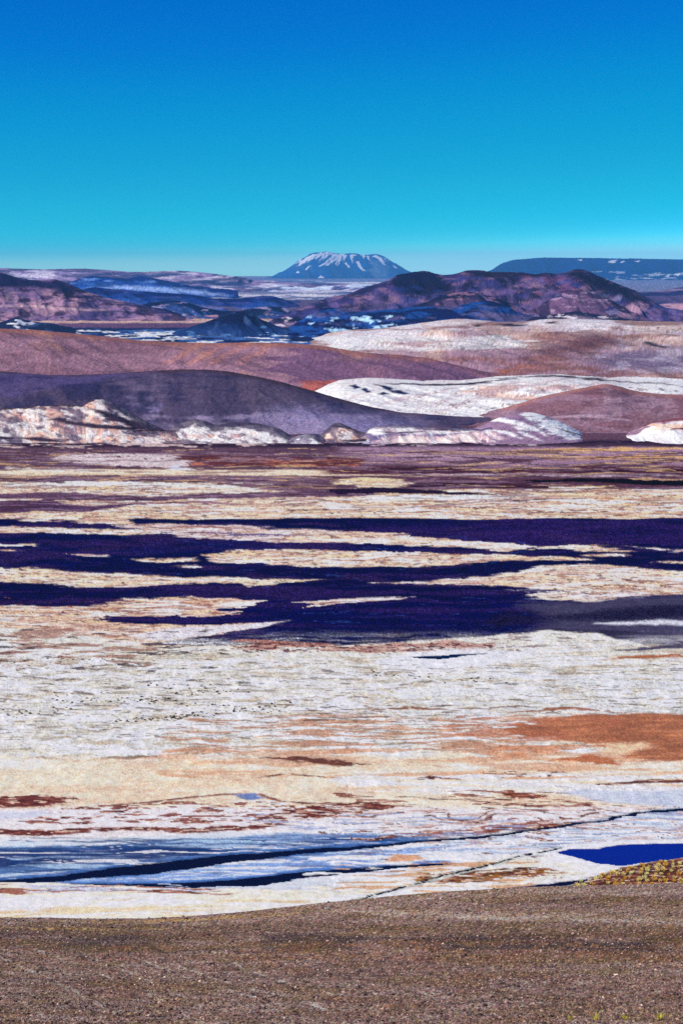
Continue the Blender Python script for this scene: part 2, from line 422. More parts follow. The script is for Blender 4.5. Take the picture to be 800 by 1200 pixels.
c.spots((-60, 900, 560, 757), (150, 108, 96), 14, 1.5, .2, .1, .75, only=SAND)
c.spots((-60, 900, 560, 757), (92, 64, 76), 9, 1.2, .36, .07, .8, only=SAND)
c.spots((-60, 900, 560, 757), (190, 160, 150), 40, 1.6, .12, .12, .6, only=SAND)
c.spots((-60, 900, 560, 757), (244, 232, 222), 40, 1.6, .2, .12, .7, only=SAND)
c.spots((-60, 900, 524, 605), (150, 124, 140), 70, 1.4, .2, .1, .6, only=FAN)
c.spots((-60, 900, 524, 605), (70, 48, 70), 70, 1.2, .25, .1, .6, only=FAN)
# soft-edged grey patches to the right
c.poly([(606, 742), (640, 733), (630, 718), (615, 706), (690, 705), (740, 700), (800, 697), (900, 696), (900, 770), (790, 768), (740, 752), (690, 741), (650, 738)], LAV, FAN, soft=4, wx=18)
c.poly([(560, 738), (600, 715), (640, 722), (700, 716), (780, 710), (880, 706), (880, 720), (800, 724), (720, 728), (650, 726), (600, 734)], (34, 28, 60), DARK, soft=4, wx=18, op=.9)
c.streak([(700, 731), (760, 729), (870, 730)], [1, 2.5, 3], (206, 206, 214), SALT, soft=1.6)
c.spots((640, 870, 735, 765), (50, 44, 72), 50, 3, 0.1, 0.2, .8)

# -- salt crust
def salt_mask(edge):
    return smooth(-1.2, 1.2, PY - edge + 2.2 * fbm(PX / 40, PY / 6, 77, 4))
edge = np.interp(PX, [-60, 0, 90, 170, 230, 290, 400, 480, 560, 640, 700, 760, 860], [733, 735, 742, 757, 759, 758, 757, 752, 746, 739, 743, 756, 765])
c.blend(salt_mask(edge), (222, 218, 206), SALT)
# tonal patchwork
qy = PY + 9 * fbm(PX / 70, PY / 22, 203, 4)
v = fbm(PX / 75, qy / 8, 201, 5, .6)
zone = smooth(735, 775, PY) * (1 - smooth(872, 910, PY))
c.blend(zone * smooth(0.0, 0.35, v) * .85, (236, 233, 222))
c.blend(zone * smooth(0.02, 0.4, -v) * .6, (184, 178, 164))
v = ridged(PX / 34 + .5 * fbm(PX / 20, PY / 6, 207, 2), qy / 5, 205, 4)
c.blend(zone * smooth(.7, .84, v) * .25, (140, 126, 112))
v = ridged(PX / 120 + .3 * fbm(PX / 30, PY / 6, 227, 2), (PY + .35 * (qy - PY)) / 3.4, 225, 4)
c.blend(zone * smooth(.6, .84, v) * .55, (146, 134, 118))
v = fbm(PX / 110, (PY + .3 * (qy - PY)) / 2.6, 239, 4, .6)
c.blend(zone * smooth(.1, .4, v) * .6, (170, 164, 148)); c.blend(zone * smooth(.15, .45, -v) * .6, (242, 240, 230))
v = fbm(PX / 42, qy / 4.2, 229, 4, .6)
c.blend(zone * smooth(.08, .4, v) * .6, (180, 162, 136))
v = ridged(PX / 50 + .5 * fbm(PX / 20, PY / 6, 217, 2), qy / 7, 215, 4)
c.blend(zone * smooth(.6, .86, v) * .7, (248, 246, 238))
c.spots((-60, 180, 735, 790), (150, 108, 90), 34, 3, 0.12, 0.12, .8, MUD)
c.spots((-60, 260, 735, 800), (54, 44, 60), 30, 2.2, 0.32, 0.08, .85, DARK)
c.spots((280, 580, 750, 766), (176, 128, 114), 60, 4, -0.1, 0.2, .8)
c.spots((270, 600, 750, 768), (92, 44, 44), 7, 1.2, 0.16, 0.1, .9, MUD)
c.spots((560, 690, 740, 765), (120, 100, 106), 20, 2, 0.2, 0.1, .7)
c.poly([(440, 775), (480, 764), (560, 760), (620, 766), (590, 776), (520, 785), (470, 784)], WHITE, SALT, soft=3)
c.poly([(476, 769), (520, 767), (568, 765.5), (545, 768.5), (512, 772), (490, 771)], (26, 30, 72), STREAM, soft=.8, wx=6, wy=.8)
c.streak([(705, 773), (760, 769), (870, 768)], [.8, 2.2, 3], (168, 110, 74), MUD, hole=.5)
c.streak([(720, 762), (800, 757), (870, 758)], 2.5, (90, 84, 104), FAN)
c.spots((-60, 900, 770, 880), (122, 106, 94), 60, 1.8, 0.40, 0.08, .6, MUD, wob=.8)
c.spots((-60, 900, 770, 885), (250, 248, 242), 40, 3.2, 0.2, 0.16, .85, wob=3)
c.spots((-60, 900, 775, 870), (92, 78, 70), 24, 1.5, 0.43, 0.06, .7, MUD, wob=.8)
c.spots((480, 900, 790, 850), (208, 212, 212), 70, 3, 0.0, 0.2, .6)
c.spots((200, 900, 836, 886), (182, 138, 110), 60, 2.4, 0.12, 0.12, .85)
c.spots((330, 660, 820, 850), (110, 84, 70), 40, 1.8, 0.3, 0.08, .8, MUD)
c.streak([(240, 803), (300, 800), (330, 798)], 1, (60, 52, 54), MUD, hole=.5)
c.streak([(435, 832), (480, 828), (540, 833)], 2, (134, 92, 70), MUD, hole=.5)
c.streak([(600, 834), (660, 830), (720, 834)], 1.8, (150, 100, 76), MUD, hole=.5)
c.streak([(0, 893), (40, 889), (90, 893), (150, 889), (200, 886)], 2.2, (126, 108, 92), MUD, hole=.5)
# -- sand belt
band(886, 962, PEACH, SAND, 22, 5)
v2 = fbm(PX / 150, PY / 14, 333, 4)
z2 = smooth(884, 894, PY) * (1 - smooth(946, 962, PY))
c.blend(z2 * smooth(0, .5, v2) * .7, (244, 230, 218)); c.blend(z2 * smooth(0.05, .5, -v2) * .55, (214, 180, 156))
c.spots((180, 900, 876, 914), (200, 156, 126), 90, 5, -.05, 0.2, .75)
c.spots((400, 900, 905, 935), (238, 232, 232), 90, 3, 0.0, 0.2, .8, SALT)
c.poly([(590, 854), (640, 843), (690, 838), (760, 836), (870, 838), (870, 892), (760, 892), (735, 888), (705, 876), (655, 867), (610, 862)], RUST, MUD, hole=.7, soft=2, wx=22)
c.spots((560, 880, 836, 894), (192, 134, 98), 40, 3, 0.1, 0.2, .6)
c.poly([(706, 872), (740, 870), (760, 876), (740, 884), (716, 884)], (222, 190, 160), SAND, soft=3)
c.poly([(640, 890), (690, 885), (740, 892), (728, 897), (680, 895)], (178, 116, 80), MUD, hole=.7, soft=1.5)
c.spots((520, 720, 836, 870), (172, 112, 82), 40, 3, 0.05, 0.15, .8, MUD)
c.poly([(306, 889), (350, 887), (400, 891), (430, 896), (400, 900), (360, 894)], (112, 70, 54), MUD, hole=.7, soft=1)
c.streak([(300, 913), (336, 908), (388, 912)], 1.3, (92, 60, 54), MUD, hole=.5)
c.streak([(478, 914), (510, 911), (535, 914)], 2, (96, 50, 44), MUD, hole=.5)
c.spots((560, 690, 900, 915), (100, 70, 66), 12, 1.5, 0.2, 0.1, .85, MUD)
c.streak([(700, 920), (740, 917), (800, 916), (870, 914)], 2, (108, 66, 56), MUD, hole=.5)
c.poly([(566, 930), (590, 927), (640, 932), (640, 937), (600, 936)], (134, 78, 50), MUD, hole=.7, soft=.8, wx=8)
c.spots((400, 760, 925, 950), (150, 100, 82), 45, 2.0, 0.22, 0.08, .9, MUD)
c.poly([(640, 928), (700, 924), (760, 926), (870, 922), (870, 946), (780, 946), (720, 940)], (200, 206, 218), WET, soft=3)
c.streak([(470, 934), (540, 938), (600, 942)], 1, (60, 60, 70), MUD, hole=.5)
# -- white and red mineral bank
band(946, 980, (226, 214, 212), SALT, 4, 3)
c.poly([(-60, 934), (0, 933), (50, 932), (96, 937), (60, 946), (0, 947), (-60, 948)], RED, MUD, hole=.7, soft=1)
c.poly([(-60, 952), (20, 949), (56, 949), (50, 956), (0, 960), (-60, 962)], (214, 214, 226), WET)
c.streak([(90, 947), (160, 941), (230, 934), (290, 929), (312, 934), (330, 940), (400, 945)], [1, 1.2, 1, 1, 1.4, 1.2, 1], (112, 74, 72), MUD, wx=6, wy=.8, hole=.5)
c.poly([(275, 932), (300, 929), (308, 935), (290, 938)], (120, 134, 172), WET, wx=4, wy=.8)
c.spots((30, 330, 938, 968), (128, 66, 56), 20, 2.0, 0.12, 0.08, .9, MUD)
c.spots((60, 330, 936, 966), (240, 236, 238), 30, 2.0, 0.2, 0.1, .9)
c.streak([(-60, 974), (60, 976), (150, 970), (230, 973), (300, 969), (350, 962)], [3, 3.4, 2, 3.6, 2.6, 1], RED, MUD, hole=.5)
c.poly([(340, 946), (390, 941), (440, 940), (470, 945), (480, 953), (430, 957), (380, 959), (300, 966), (260, 962), (320, 955)], (112, 58, 48), MUD, hole=.7, soft=1)
c.spots((300, 500, 940, 968), (228, 212, 204), 26, 2.0, 0.12, 0.08, .9, SALT)
c.streak([(480, 966), (540, 962), (580, 966)], 1.6, (120, 76, 64), MUD, hole=.5)
# -- wet flats
c.poly([(-60, 984), (40, 983), (140, 981), (240, 976), (330, 974), (430, 973), (520, 975), (600, 968), (700, 958), (800, 944), (870, 940), (870, 990), (700, 992), (600, 1000), (520, 1014), (440, 1030), (330, 1042), (150, 1036), (60, 1032), (-60, 1032)], (216, 224, 230), WET, soft=2)
c.spots((380, 880, 950, 1010), (244, 240, 240), 70, 3.0, -0.05, 0.15, .9, SALT)
c.spots((420, 880, 945, 1000), (190, 160, 150), 50, 2.5, 0.22, 0.1, .8)
c.poly([(-60, 992), (60, 991), (120, 990), (180, 985), (260, 982), (330, 977), (420, 977), (520, 981), (440, 992), (330, 1000), (230, 1010), (120, 1020), (-60, 1028)], (98, 124, 164), WET, soft=2, wx=24)
c.poly([(-60, 996), (60, 996), (140, 995), (230, 988), (300, 990), (240, 1000), (150, 1008), (60, 1014), (-60, 1020)], (56, 68, 108), WET, soft=2, wx=24)
c.spots((0, 460, 978, 1030), (176, 198, 218), 120, 3.0, 0.12, 0.2, .8)
c.spots((0, 460, 978, 1034), (34, 60, 110), 140, 3.0, 0.16, 0.2, .8)
c.poly([(60, 1034), (140, 1026), (240, 1016), (330, 1006), (420, 998), (520, 990), (470, 1003), (420, 1014), (340, 1022), (260, 1032), (160, 1037)], (140, 166, 210), WET, soft=2)
c.spots((100, 460, 1000, 1034), (226, 234, 238), 110, 2.2, 0.16, 0.12, .9)
c.streak([(500, 975), (560, 976), (600, 970), (640, 968), (690, 962)], 3, (122, 66, 50), MUD, hole=.5)
c.streak([(420, 984), (500, 978), (570, 968), (640, 962)], 2.4, (140, 84, 66), MUD, hole=.5)
c.streak([(680, 958), (694, 952), (690, 944), (640, 936)], 1.6, (120, 66, 54), MUD, hole=.5)
c.streak([(770, 985), (820, 983)], 3, (186, 134, 94), SAND)
c.spots((380, 880, 945, 1010), (120, 84, 74), 30, 1.4, .36, .07, .85, MUD, wob=2)
c.spots((300, 880, 950, 1005), (150, 166, 196), 60, 1.8, .2, .1, .7, WET)
# channels
CH = [(-60, 1036), (0, 1033), (60, 1030), (100, 1025), (160, 1019), (200, 1014), (250, 1008), (300, 1003), (350, 998), (400, 994), (500, 985), (600, 976), (660, 968), (700, 962), (730, 955), (760, 950), (800, 948), (870, 947)]
CW = [1.6, 2.2, 3.0, 4.0, 5.4, 5.4, 4.6, 3.6, 2.8, 1.7, 1.3, 1.1, 1.0, 1.1, 1.3, 1.2, 1.4, 1.4]
c.streak([(x, y - 1) for x, y in CH[:11]], [w + 2.2 for w in CW[:10]] + [.6], (84, 118, 170), WET, wx=10, wy=1)
c.spots((0, 500, 976, 1034), (230, 236, 240), 150, 1.6, 0.34, 0.08, .85, only=WET)
c.streak(CH, CW, (10, 12, 34), STREAM, soft=2.0, wx=10, wy=.9)
c.spots((0, 460, 984, 1030), (112, 118, 146), 60, 2.4, .3, .12, .7, only=WET)
CH2 = [(70, 1036), (150, 1037), (200, 1037), (250, 1036), (300, 1033), (330, 1029), (350, 1025), (400, 1021), (450, 1017), (500, 1013), (530, 1012)]
c.streak([(x, y - 1.5) for x, y in CH2], [2, 3, 4, 5, 6, 6, 5, 5, 4, 3, 2], (96, 132, 188), WET, wx=10)
c.streak(CH2, [.6, 1.6, 2.4, 4.2, 4.8, 4.4, 3.6, 3, 2.2, 1.6, .6], (12, 18, 50), STREAM, soft=1.8, wx=10, wy=.8)
# lower bank
edge = np.interp(PX, [-60, 60, 150, 300, 380, 460, 560, 650, 720, 860], [1034, 1034, 1039, 1042, 1040, 1034, 1018, 1002, 996, 1008])
c.blend(smooth(-1, 1, PY - edge + 1.6 * fbm(PX / 40, PY / 6, 78, 4)), (236, 220, 200), SAND)
c.spots((-60, 270, 1036, 1050), (150, 92, 76), 50, 2.0, 0.02, 0.12, .9, MUD)
c.spots((20, 420, 1034, 1048), (200, 206, 220), 40, 2.0, 0.1, 0.12, .8, WET)
c.spots((-60, 400, 1050, 1080), (212, 184, 150), 80, 3.0, 0.08, 0.15, .8)
c.spots((-60, 420, 1046, 1076), (246, 240, 232), 90, 4.0, 0.0, 0.2, .8, SALT)
c.spots((380, 720, 1000, 1060), (246, 240, 238), 60, 3.0, -0.1, 0.2, .9, SALT)
c.spots((400, 640, 1005, 1050), (196, 152, 112), 50, 2.6, 0.12, 0.1, .85)
c.poly([(450, 1010), (462, 1001), (490, 1003), (504, 1008), (480, 1010)], (204, 160, 130), SAND, wx=6)
c.poly([(470, 1032), (520, 1024), (580, 1018), (640, 1018), (670, 1022), (620, 1029), (560, 1034), (500, 1036)], (150, 104, 44), MUD, hole=.7, soft=1.2)
c.spots((480, 660, 1016, 1036), (96, 60, 24), 22, 1.8, 0.12, 0.08, .9, MUD)
c.spots((480, 680, 1016, 1040), (232, 222, 206), 26, 1.8, 0.14, 0.08, .9)
TR = [(380, 1064), (430, 1052), (470, 1041), (510, 1030), (560, 1018), (610, 1004), (650, 996), (690, 992), (720, 990)]
c.streak(TR, [1.8, 2, 1.8, 1.6, 1.6, 1.6, 1.4, 1.2, .8], (186, 190, 178), WET, wx=6, wy=.9, hole=.2)
c.streak([(x, y - 1.4) for x, y in TR], [.5, .7, .6, .6, .6, .6, .5, .5, .4], (70, 72, 72), STREAM, soft=.5, wx=6, wy=.9, hole=.16)
c.poly([(636, 1000), (660, 991), (720, 985), (900, 982), (900, 1010), (760, 1016), (720, 1020), (680, 1010)], (250, 246, 244), SALT, soft=2, wx=8)
c.poly([(652, 998), (668, 995), (700, 994), (722, 990), (745, 988.5), (900, 987), (900, 1004), (800, 1004), (760, 1010), (730, 1014), (700, 1011), (676, 1005)], (8, 30, 120), POND, soft=.6, wx=4, wy=.5)
c.poly([(590, 1042), (620, 1037), (650, 1034), (690, 1029), (680, 1034), (640, 1040), (610, 1046)], (40, 64, 120), STREAM, soft=.8, wx=6, wy=.8)
# yellow grass bank
BANK = [(640, 1044), (680, 1034), (700, 1026), (730, 1016), (765, 1010), (800, 1005), (900, 1001), (900, 1060), (640, 1060)]
c.poly(BANK, (84, 50, 28), MUD, soft=1.5, wx=5)

c.spots((-60, 900, 900, 1050), (158, 104, 86), 18, 1.8, .1, .15, .7, only=MUD)
c.spots((-60, 900, 900, 1050), (74, 34, 30), 14, 1.6, .2, .12, .7, only=MUD)
c.spots((-60, 900, 900, 1050), (214, 190, 172), 16, 1.4, .36, .08, .8, only=MUD)
# fine speckle of crust lumps, pebbles and pits
c.grit(.16, 43)
c.rgb *= np.where((c.kind == DARK)[..., None], np.exp(np.random.default_rng(9).normal(0, .35, PX.shape))[..., None], 1)
c.grain(2.2, 0.24, 41, 3)
c.grain(9.0, 0.16, 47, 3)
sp = fbm(GXw / 1.7 + .4 * GD, GD / 2.6 - .3 * GXw, 909, 3)
kk = c.kind
lump = (kk == SALT) & (PY > 520) & (PY < 930)
c.rgb *= np.where(lump & (sp > 0.48), 0.65, 1.0)[..., None]
c.rgb = np.clip(.34 * (c.rgb / .34) ** 1.2 * np.array([1.0, 1.0, .97]), 0.004, 0.88)

h = 0.35 * fbm(GXw / 30, GD / 45, 61, 4) + 0.16 * fbm(GXw / 4, GD / 6, 62, 3)
h += np.where(kk == SALT, 0.22 * ridged(GXw / 7, GD / 9, 63, 3), 0) + np.where(kk == MUD, 0.12, 0)
h *= 1 - 0.6 * smooth(925, 960, PY)
h = np.where(np.isin(kk, (STREAM, POND)), -0.10, h)
h = np.where(kk == WET, -0.07 + 0.03 * fbm(GXw / 6, GD / 6, 64, 2), h)
h = np.where(kk == DARK, h * 0.6 + 0.15, h)
h = np.where(kk == BASIN, h * 8, h)
b_in = smooth(0, 18, PY - np.interp(PX, [600, 640, 680, 700, 730, 765, 800, 900], [1060, 1044, 1034, 1026, 1016, 1010, 1005, 1001])) * (PX > 600)
for _ in range(2):
    hb = h.copy()
    hb[1:-1, 1:-1] = (h[1:-1, 1:-1] * 4 + h[:-2, 1:-1] + h[2:, 1:-1] + h[1:-1, :-2] + h[1:-1, 2:]) / 8
    h = hb
BANK_H = 1.5
h += BANK_H * b_in
h -= 4 * smooth(1092, 1200, PY)
PLAIN_P = np.stack([GXw, GD, h], -1)
st = dict(kind='structure')
sheet(PLAIN_P, c.rgb, c.kind, {
    SALT: dict(name='salt_flat', mat=M_SALT, label='white and grey cracked salt crust across the plain', cat='salt flat', **st),
    SAND: dict(name='sand_flat', mat=M_SAND, label='cream and peach sand flats between the dark strips', cat='sand', **st),
    DARK: dict(name='dark_flat', mat=M_GRAVEL_BANDS, label='navy black flats banding the middle of the plain', cat='dark flat', **st),
    MUD: dict(name='mud_flat', mat=M_MUD, label='rust red and brown mineral mud patches on the plain', cat='mud flat', **st),
    WET: dict(name='wet_flat', mat=M_WET, label='pale blue wet mud film beside the dark channels', cat='wetland', **st),
    STREAM: dict(name='stream', mat=M_STREAM, label='dark winding water channels crossing the wet flat', cat='stream', **st),
    POND: dict(name='pond', mat=M_POND, label='deep blue pond above the yellow grass bank', cat='pond', **st),
    FAN: dict(name='gravel_plain', mat=M_GRAVEL_BANDS, label='purple gravel plain at the foot of the hills', cat='gravel', **st),
    BASIN: dict(name='far_basin', mat=M_FAR, label='dark blue basin floor with white streaks behind the brown hill', cat='basin', **st)})

# ------------------------------------------------------------------ hills, mountains
def hill(name, crest, Dc, Db, label, base, paint=None, gully=1.0, glen=40, bumps=1.0, blen=120, zb=-3.0, mat=None,
         rows=90, step=1.6, shape=1.5, back=0.8, seed=1, cat='hill', kinds=None, rough=0.0, grain=.18, gpow=1.0, toe=.65, skew=.5, crough=.35, spur=0.0, slen=14.0, rnd=6, gain=(1, 1, 1), grit=.16, gully2=0.0, glen2=60.0):
    """terrain body with its skyline through the crest points (photograph pixels) at the distance Dc, foot at Db"""
    crest = np.asarray(crest, float)
    px = np.arange(crest[0, 0], crest[-1, 0] + step, step)
    cy = np.interp(px, crest[:, 0], crest[:, 1])
    k = max(3, int(rnd / step)) | 1                     # round the polyline off
    ker = np.hanning(k + 2)[1:-1]; ker /= ker.sum()
    cy = np.convolve(np.pad(cy, k // 2, mode='edge'), ker, 'valid')[:len(px)] + crough * fbm(px / 9, px * 0 + seed, seed + 71, 4)
    zc = EYE - (cy - HY) * Dc / F
    t = np.concatenate([np.linspace(0, 1, rows), 1 + np.linspace(0, 1, max(14, rows // 4))[1:] * back])
    T, X = np.meshgrid(t, px, indexing='ij')
    Z0 = np.broadcast_to(zc, T.shape)
    D = Db + (Dc - Db) * T
    s = np.where(T <= 1, (1 - toe) * (1 - (1 - np.clip(T, 0, 1)) ** shape) + toe * smooth(-.12, 1.0, T), 1 - smooth(0, back, T - 1) * 1.0)
    if spur: D = D - spur * (ridged(X / slen, X * 0 + .3, seed + 33, 3)) * (1 - np.clip(T, 0, 1)) ** 1.2
    Xw = (X - CX) * Dc / F                            # lateral metres at the crest distance
    env = np.where(T <= 1, np.sin(np.pi * np.clip(T, 0, 1) ** 0.8) ** .8, smooth(0, back, T - 1) * (1 - smooth(back * .6, back, T - 1)))
    wv = 0.35 * glen * fbm(Xw / (glen * 2.5), T * 3, seed + 3, 3)
    g = ridged((Xw + wv + skew * T * (Dc - Db) * .5) / glen, T * 0.9 + Xw / (glen * 9), seed, 4) 
    g = np.sign(g) * np.abs(g) ** gpow
    bn = fbm(Xw / blen, T * (Dc - Db) / blen, seed + 50, 4)
    Z = zb + (Z0 - zb) * s + env * (gully * (g - .35) + bumps * bn)
    if gully2: Z = Z + env * gully2 * (ridged((Xw + wv * 2 + skew * T * (Dc - Db)) / glen2, T * .7, seed + 37, 3) - .3)
    if rough: Z = Z + rough * fbm(Xw / (rough * 6), D / (rough * 6), seed + 90, 3) * (0.35 + 0.65 * env)
    Z = np.where(Z0 < zb, np.minimum(Z, zb), Z)
    Xr = (X - CX) * D / F
    yy = HY + F * (EYE - Z) / D
    cv = Canvas(X, yy, Xr, D, base)
    cv.T, cv.d = T, yy - cy[None, :]
    if paint: paint(cv)
    cv.grain(Dc / F * 1.6, grain, seed + 7, 3); cv.grain(Dc / F * 12, grain * .8, seed + 8, 3)
    cv.grit(grit, seed); cv.rgb = np.clip(.22 * (cv.rgb * np.array(gain) / .22) ** 1.22, 0.003, 0.9)
    kd = {0: dict(name=name, mat=mat or M_ROCK, kind='structure', label=label, cat=cat)}
    if kinds: kd.update(kinds)
    return sheet(np.stack([Xr, D, Z], -1), cv.rgb, cv.kind, kd)

def slopewash(cv, col, scale, thr, op=.7, seed=5, w=.25, sk=14):
    """streaks that run down the slope"""
    v = fbm((cv.x + sk * cv.T) / scale + .6 * fbm(cv.x / 30, cv.T * 2, seed + 1, 2), cv.T * 1.6, seed, 4)
    cv.blend(smooth(thr - w, thr + w, v) * op, col)
def patches(cv, col, lx, ly, thr, op=.8, seed=5, w=.15, kind=None):
    v = fbm(cv.x / lx, cv.y / ly, seed, 4)
    cv.blend(smooth(thr - w, thr + w, v) * op, col, kind, .5 * op)

# -- snow-streaked volcano
def p_volc(cv):
    slopewash(cv, (14, 36, 70), 7, .1, .8, 7)
    slopewash(cv, (84, 96, 116), 6, .3, .5, 9)
    cv.poly([(432, 318), (438, 306), (446, 303), (456, 312), (452, 326), (436, 328)], (104, 116, 132), wx=5, wy=2, soft=3, ax=1, op=.6)
    P = dict(wx=2, wy=1.2, ax=1, soft=.4)
    sn = (238, 242, 248)
    gs = np.random.default_rng(8)
    for _ in range(30):
        x = gs.uniform(352, 452); y = np.interp(x, [345, 364, 384, 400, 440, 455], [306, 297.5, 295, 298.5, 298.5, 304]) + gs.uniform(.3, 2.5)
        l = gs.uniform(3, 11) * (1.2 if x < 400 else .8); dx = -.9 * l if x < 396 else (x - 410) * .03 * l
        cv.poly([(x - .9, y - .6), (x + 1.3, y - .6), (x + dx * .5 + .9, y + l * .55), (x + dx, y + l)], sn, 1, **P)
    for pts in ([(350, 311), (356, 303), (366, 297.5), (370, 298), (362, 304), (354, 309)],
                [(370, 303), (373, 297), (378, 296), (376, 300), (371, 304)],
                [(381, 297), (385, 294), (391, 297), (388, 299)],
                [(382, 311), (388, 305), (394, 301), (392, 306), (386, 311)],
                [(372, 313), (380, 307), (386, 302), (384, 306), (378, 311)],
                [(358, 317), (362, 312), (364, 311), (361, 316)], [(371, 326), (375, 323), (378, 325), (380, 328), (373, 329)],
                [(372, 329), (380, 327.5), (381, 329.5), (373, 330)],
                [(437, 300), (441, 298), (446, 300), (451, 306), (452, 311), (448, 308), (444, 303)],
                [(398, 297.5), (404, 297.5), (403, 300), (399, 299)], [(410, 298), (418, 298), (417, 299.5), (411, 299.5)],
                [(422, 298), (427, 298), (428, 301), (424, 300)], [(415, 307), (418, 306), (427, 317), (424, 317)],
                [(404, 308), (406, 308), (410, 313), (408, 313)], [(347, 319), (350, 317), (351, 319), (348, 320)],
                [(459, 310), (462, 311), (464, 314), (461, 313)]):
        cv.poly(pts, sn, 1, **P)
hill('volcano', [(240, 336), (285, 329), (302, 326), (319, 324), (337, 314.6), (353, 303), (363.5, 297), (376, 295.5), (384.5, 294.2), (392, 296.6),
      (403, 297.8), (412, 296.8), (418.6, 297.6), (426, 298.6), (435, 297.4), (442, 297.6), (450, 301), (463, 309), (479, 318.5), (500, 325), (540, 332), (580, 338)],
     40000, 31000, 'distant blue volcano with a jagged snow streaked summit', (10, 66, 120), p_volc, gully=60, glen=500, bumps=25, blen=900,  # base colour takes in part of the haze blue
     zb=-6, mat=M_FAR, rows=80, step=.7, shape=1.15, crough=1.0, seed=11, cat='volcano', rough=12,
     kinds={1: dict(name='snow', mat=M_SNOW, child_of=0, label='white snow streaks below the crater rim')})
# -- far table mountain
def p_mesa(cv):
    slopewash(cv, (8, 22, 54), 9, .1, .7, 17)
    cv.blend(smooth(324, 332, cv.y) * .5, (70, 90, 124))
    cv.spots((560, 860, 316, 334), (180, 184, 190), 14, 2, .25, .1, .7)
    P = dict(wx=3, wy=.8, ax=1, soft=.5)
    for pts in ([(711, 308), (716, 305), (722, 305), (720, 308)], [(725, 307), (730, 305.5), (729, 308)], [(676, 305), (682, 304), (681, 306)],
                [(744, 306), (750, 305), (750, 307)], [(778, 324), (783, 322), (782, 325)], [(752, 332), (756, 328), (760, 331)], [(790, 322), (797, 321), (796, 324)]):
        cv.poly(pts, (236, 240, 246), 1, **P)
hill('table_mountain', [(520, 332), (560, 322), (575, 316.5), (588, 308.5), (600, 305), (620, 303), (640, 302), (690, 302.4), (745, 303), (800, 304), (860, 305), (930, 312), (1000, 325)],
     30000, 24500, 'distant flat topped blue mountain behind the purple peak', (8, 40, 96), p_mesa, gully=45, glen=420, bumps=20, blen=800,  # some of the blue of the haze is put into this colour
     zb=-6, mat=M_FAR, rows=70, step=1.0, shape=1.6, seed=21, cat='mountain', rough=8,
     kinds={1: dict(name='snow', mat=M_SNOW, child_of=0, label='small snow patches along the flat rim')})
# -- far lavender ridge
def p_ridge(cv):
    patches(cv, (216, 204, 206), 26, 6, .1, .8, 31); patches(cv, (84, 64, 92), 20, 3, .05, .85, 33); patches(cv, (46, 60, 104), 40, 2.4, .3, .8, 35)
    cv.spots((250, 310, 322, 336), (50, 40, 70), 6, 2, .1, .15)
    cv.spots((300, 420, 330, 345), (206, 212, 226), 20, 2, .05, .1)
    cv.streak([(-40, 316), (60, 316), (160, 320), (230, 319)], 1.1, (96, 76, 104))
hill('far_ridge', [(-150, 318), (-60, 313), (0, 314), (50, 315.6), (100, 314.6), (160, 319), (190, 317.6), (210, 317), (235, 319), (270, 323), (300, 328), (340, 331.4), (400, 333), (480, 333), (560, 337)],
     14000, 10500, 'long lavender ridge with pale patches left of the volcano', (158, 136, 158), p_ridge, gully=22, glen=260, bumps=18, blen=500,
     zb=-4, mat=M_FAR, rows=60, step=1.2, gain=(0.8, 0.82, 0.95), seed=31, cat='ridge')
# -- right edge hills
def p_k(cv):
    patches(cv, (44, 44, 92), 30, 5, 0.0, .9, 41)
    cv.poly([(762, 362), (780, 355), (850, 356), (850, 368), (790, 368)], (206, 160, 160), soft=2)
    cv.streak([(755, 343), (785, 341), (850, 337)], 1.2, (150, 130, 150))
hill('side_hill', [(660, 352), (700, 346), (730, 343), (752, 342), (772, 341), (785, 338.5), (800, 336), (830, 334), (870, 338), (940, 350)], 7000, 5600,
     'low dark and pink hill at the right edge below the table mountain', (96, 80, 110), p_k, gully=9, glen=130, bumps=9, blen=260, mat=M_FAR, rows=60, gain=(0.7, 0.75, 0.9), seed=41)
# -- blue ridges
def p_d(cv):
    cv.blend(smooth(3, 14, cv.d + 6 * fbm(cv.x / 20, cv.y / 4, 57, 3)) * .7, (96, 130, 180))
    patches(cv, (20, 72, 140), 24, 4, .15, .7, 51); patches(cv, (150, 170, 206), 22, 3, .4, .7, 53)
    cv.streak([(110, 338), (150, 336), (200, 340), (260, 346)], 2.4, (186, 188, 208), soft=2)
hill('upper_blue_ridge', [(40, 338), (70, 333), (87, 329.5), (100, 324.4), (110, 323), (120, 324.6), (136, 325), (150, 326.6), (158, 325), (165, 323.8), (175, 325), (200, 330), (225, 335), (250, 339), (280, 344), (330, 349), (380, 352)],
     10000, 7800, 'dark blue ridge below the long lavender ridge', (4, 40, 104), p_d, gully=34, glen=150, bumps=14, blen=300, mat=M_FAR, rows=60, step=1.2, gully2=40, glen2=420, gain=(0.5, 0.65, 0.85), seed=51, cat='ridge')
def p_e(cv):
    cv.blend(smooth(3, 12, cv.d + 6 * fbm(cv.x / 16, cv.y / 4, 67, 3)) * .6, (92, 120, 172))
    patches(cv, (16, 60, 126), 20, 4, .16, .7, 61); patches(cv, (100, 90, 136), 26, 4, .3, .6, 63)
    cv.streak([(150, 362), (220, 359), (290, 362)], 2, (150, 128, 150), soft=2)
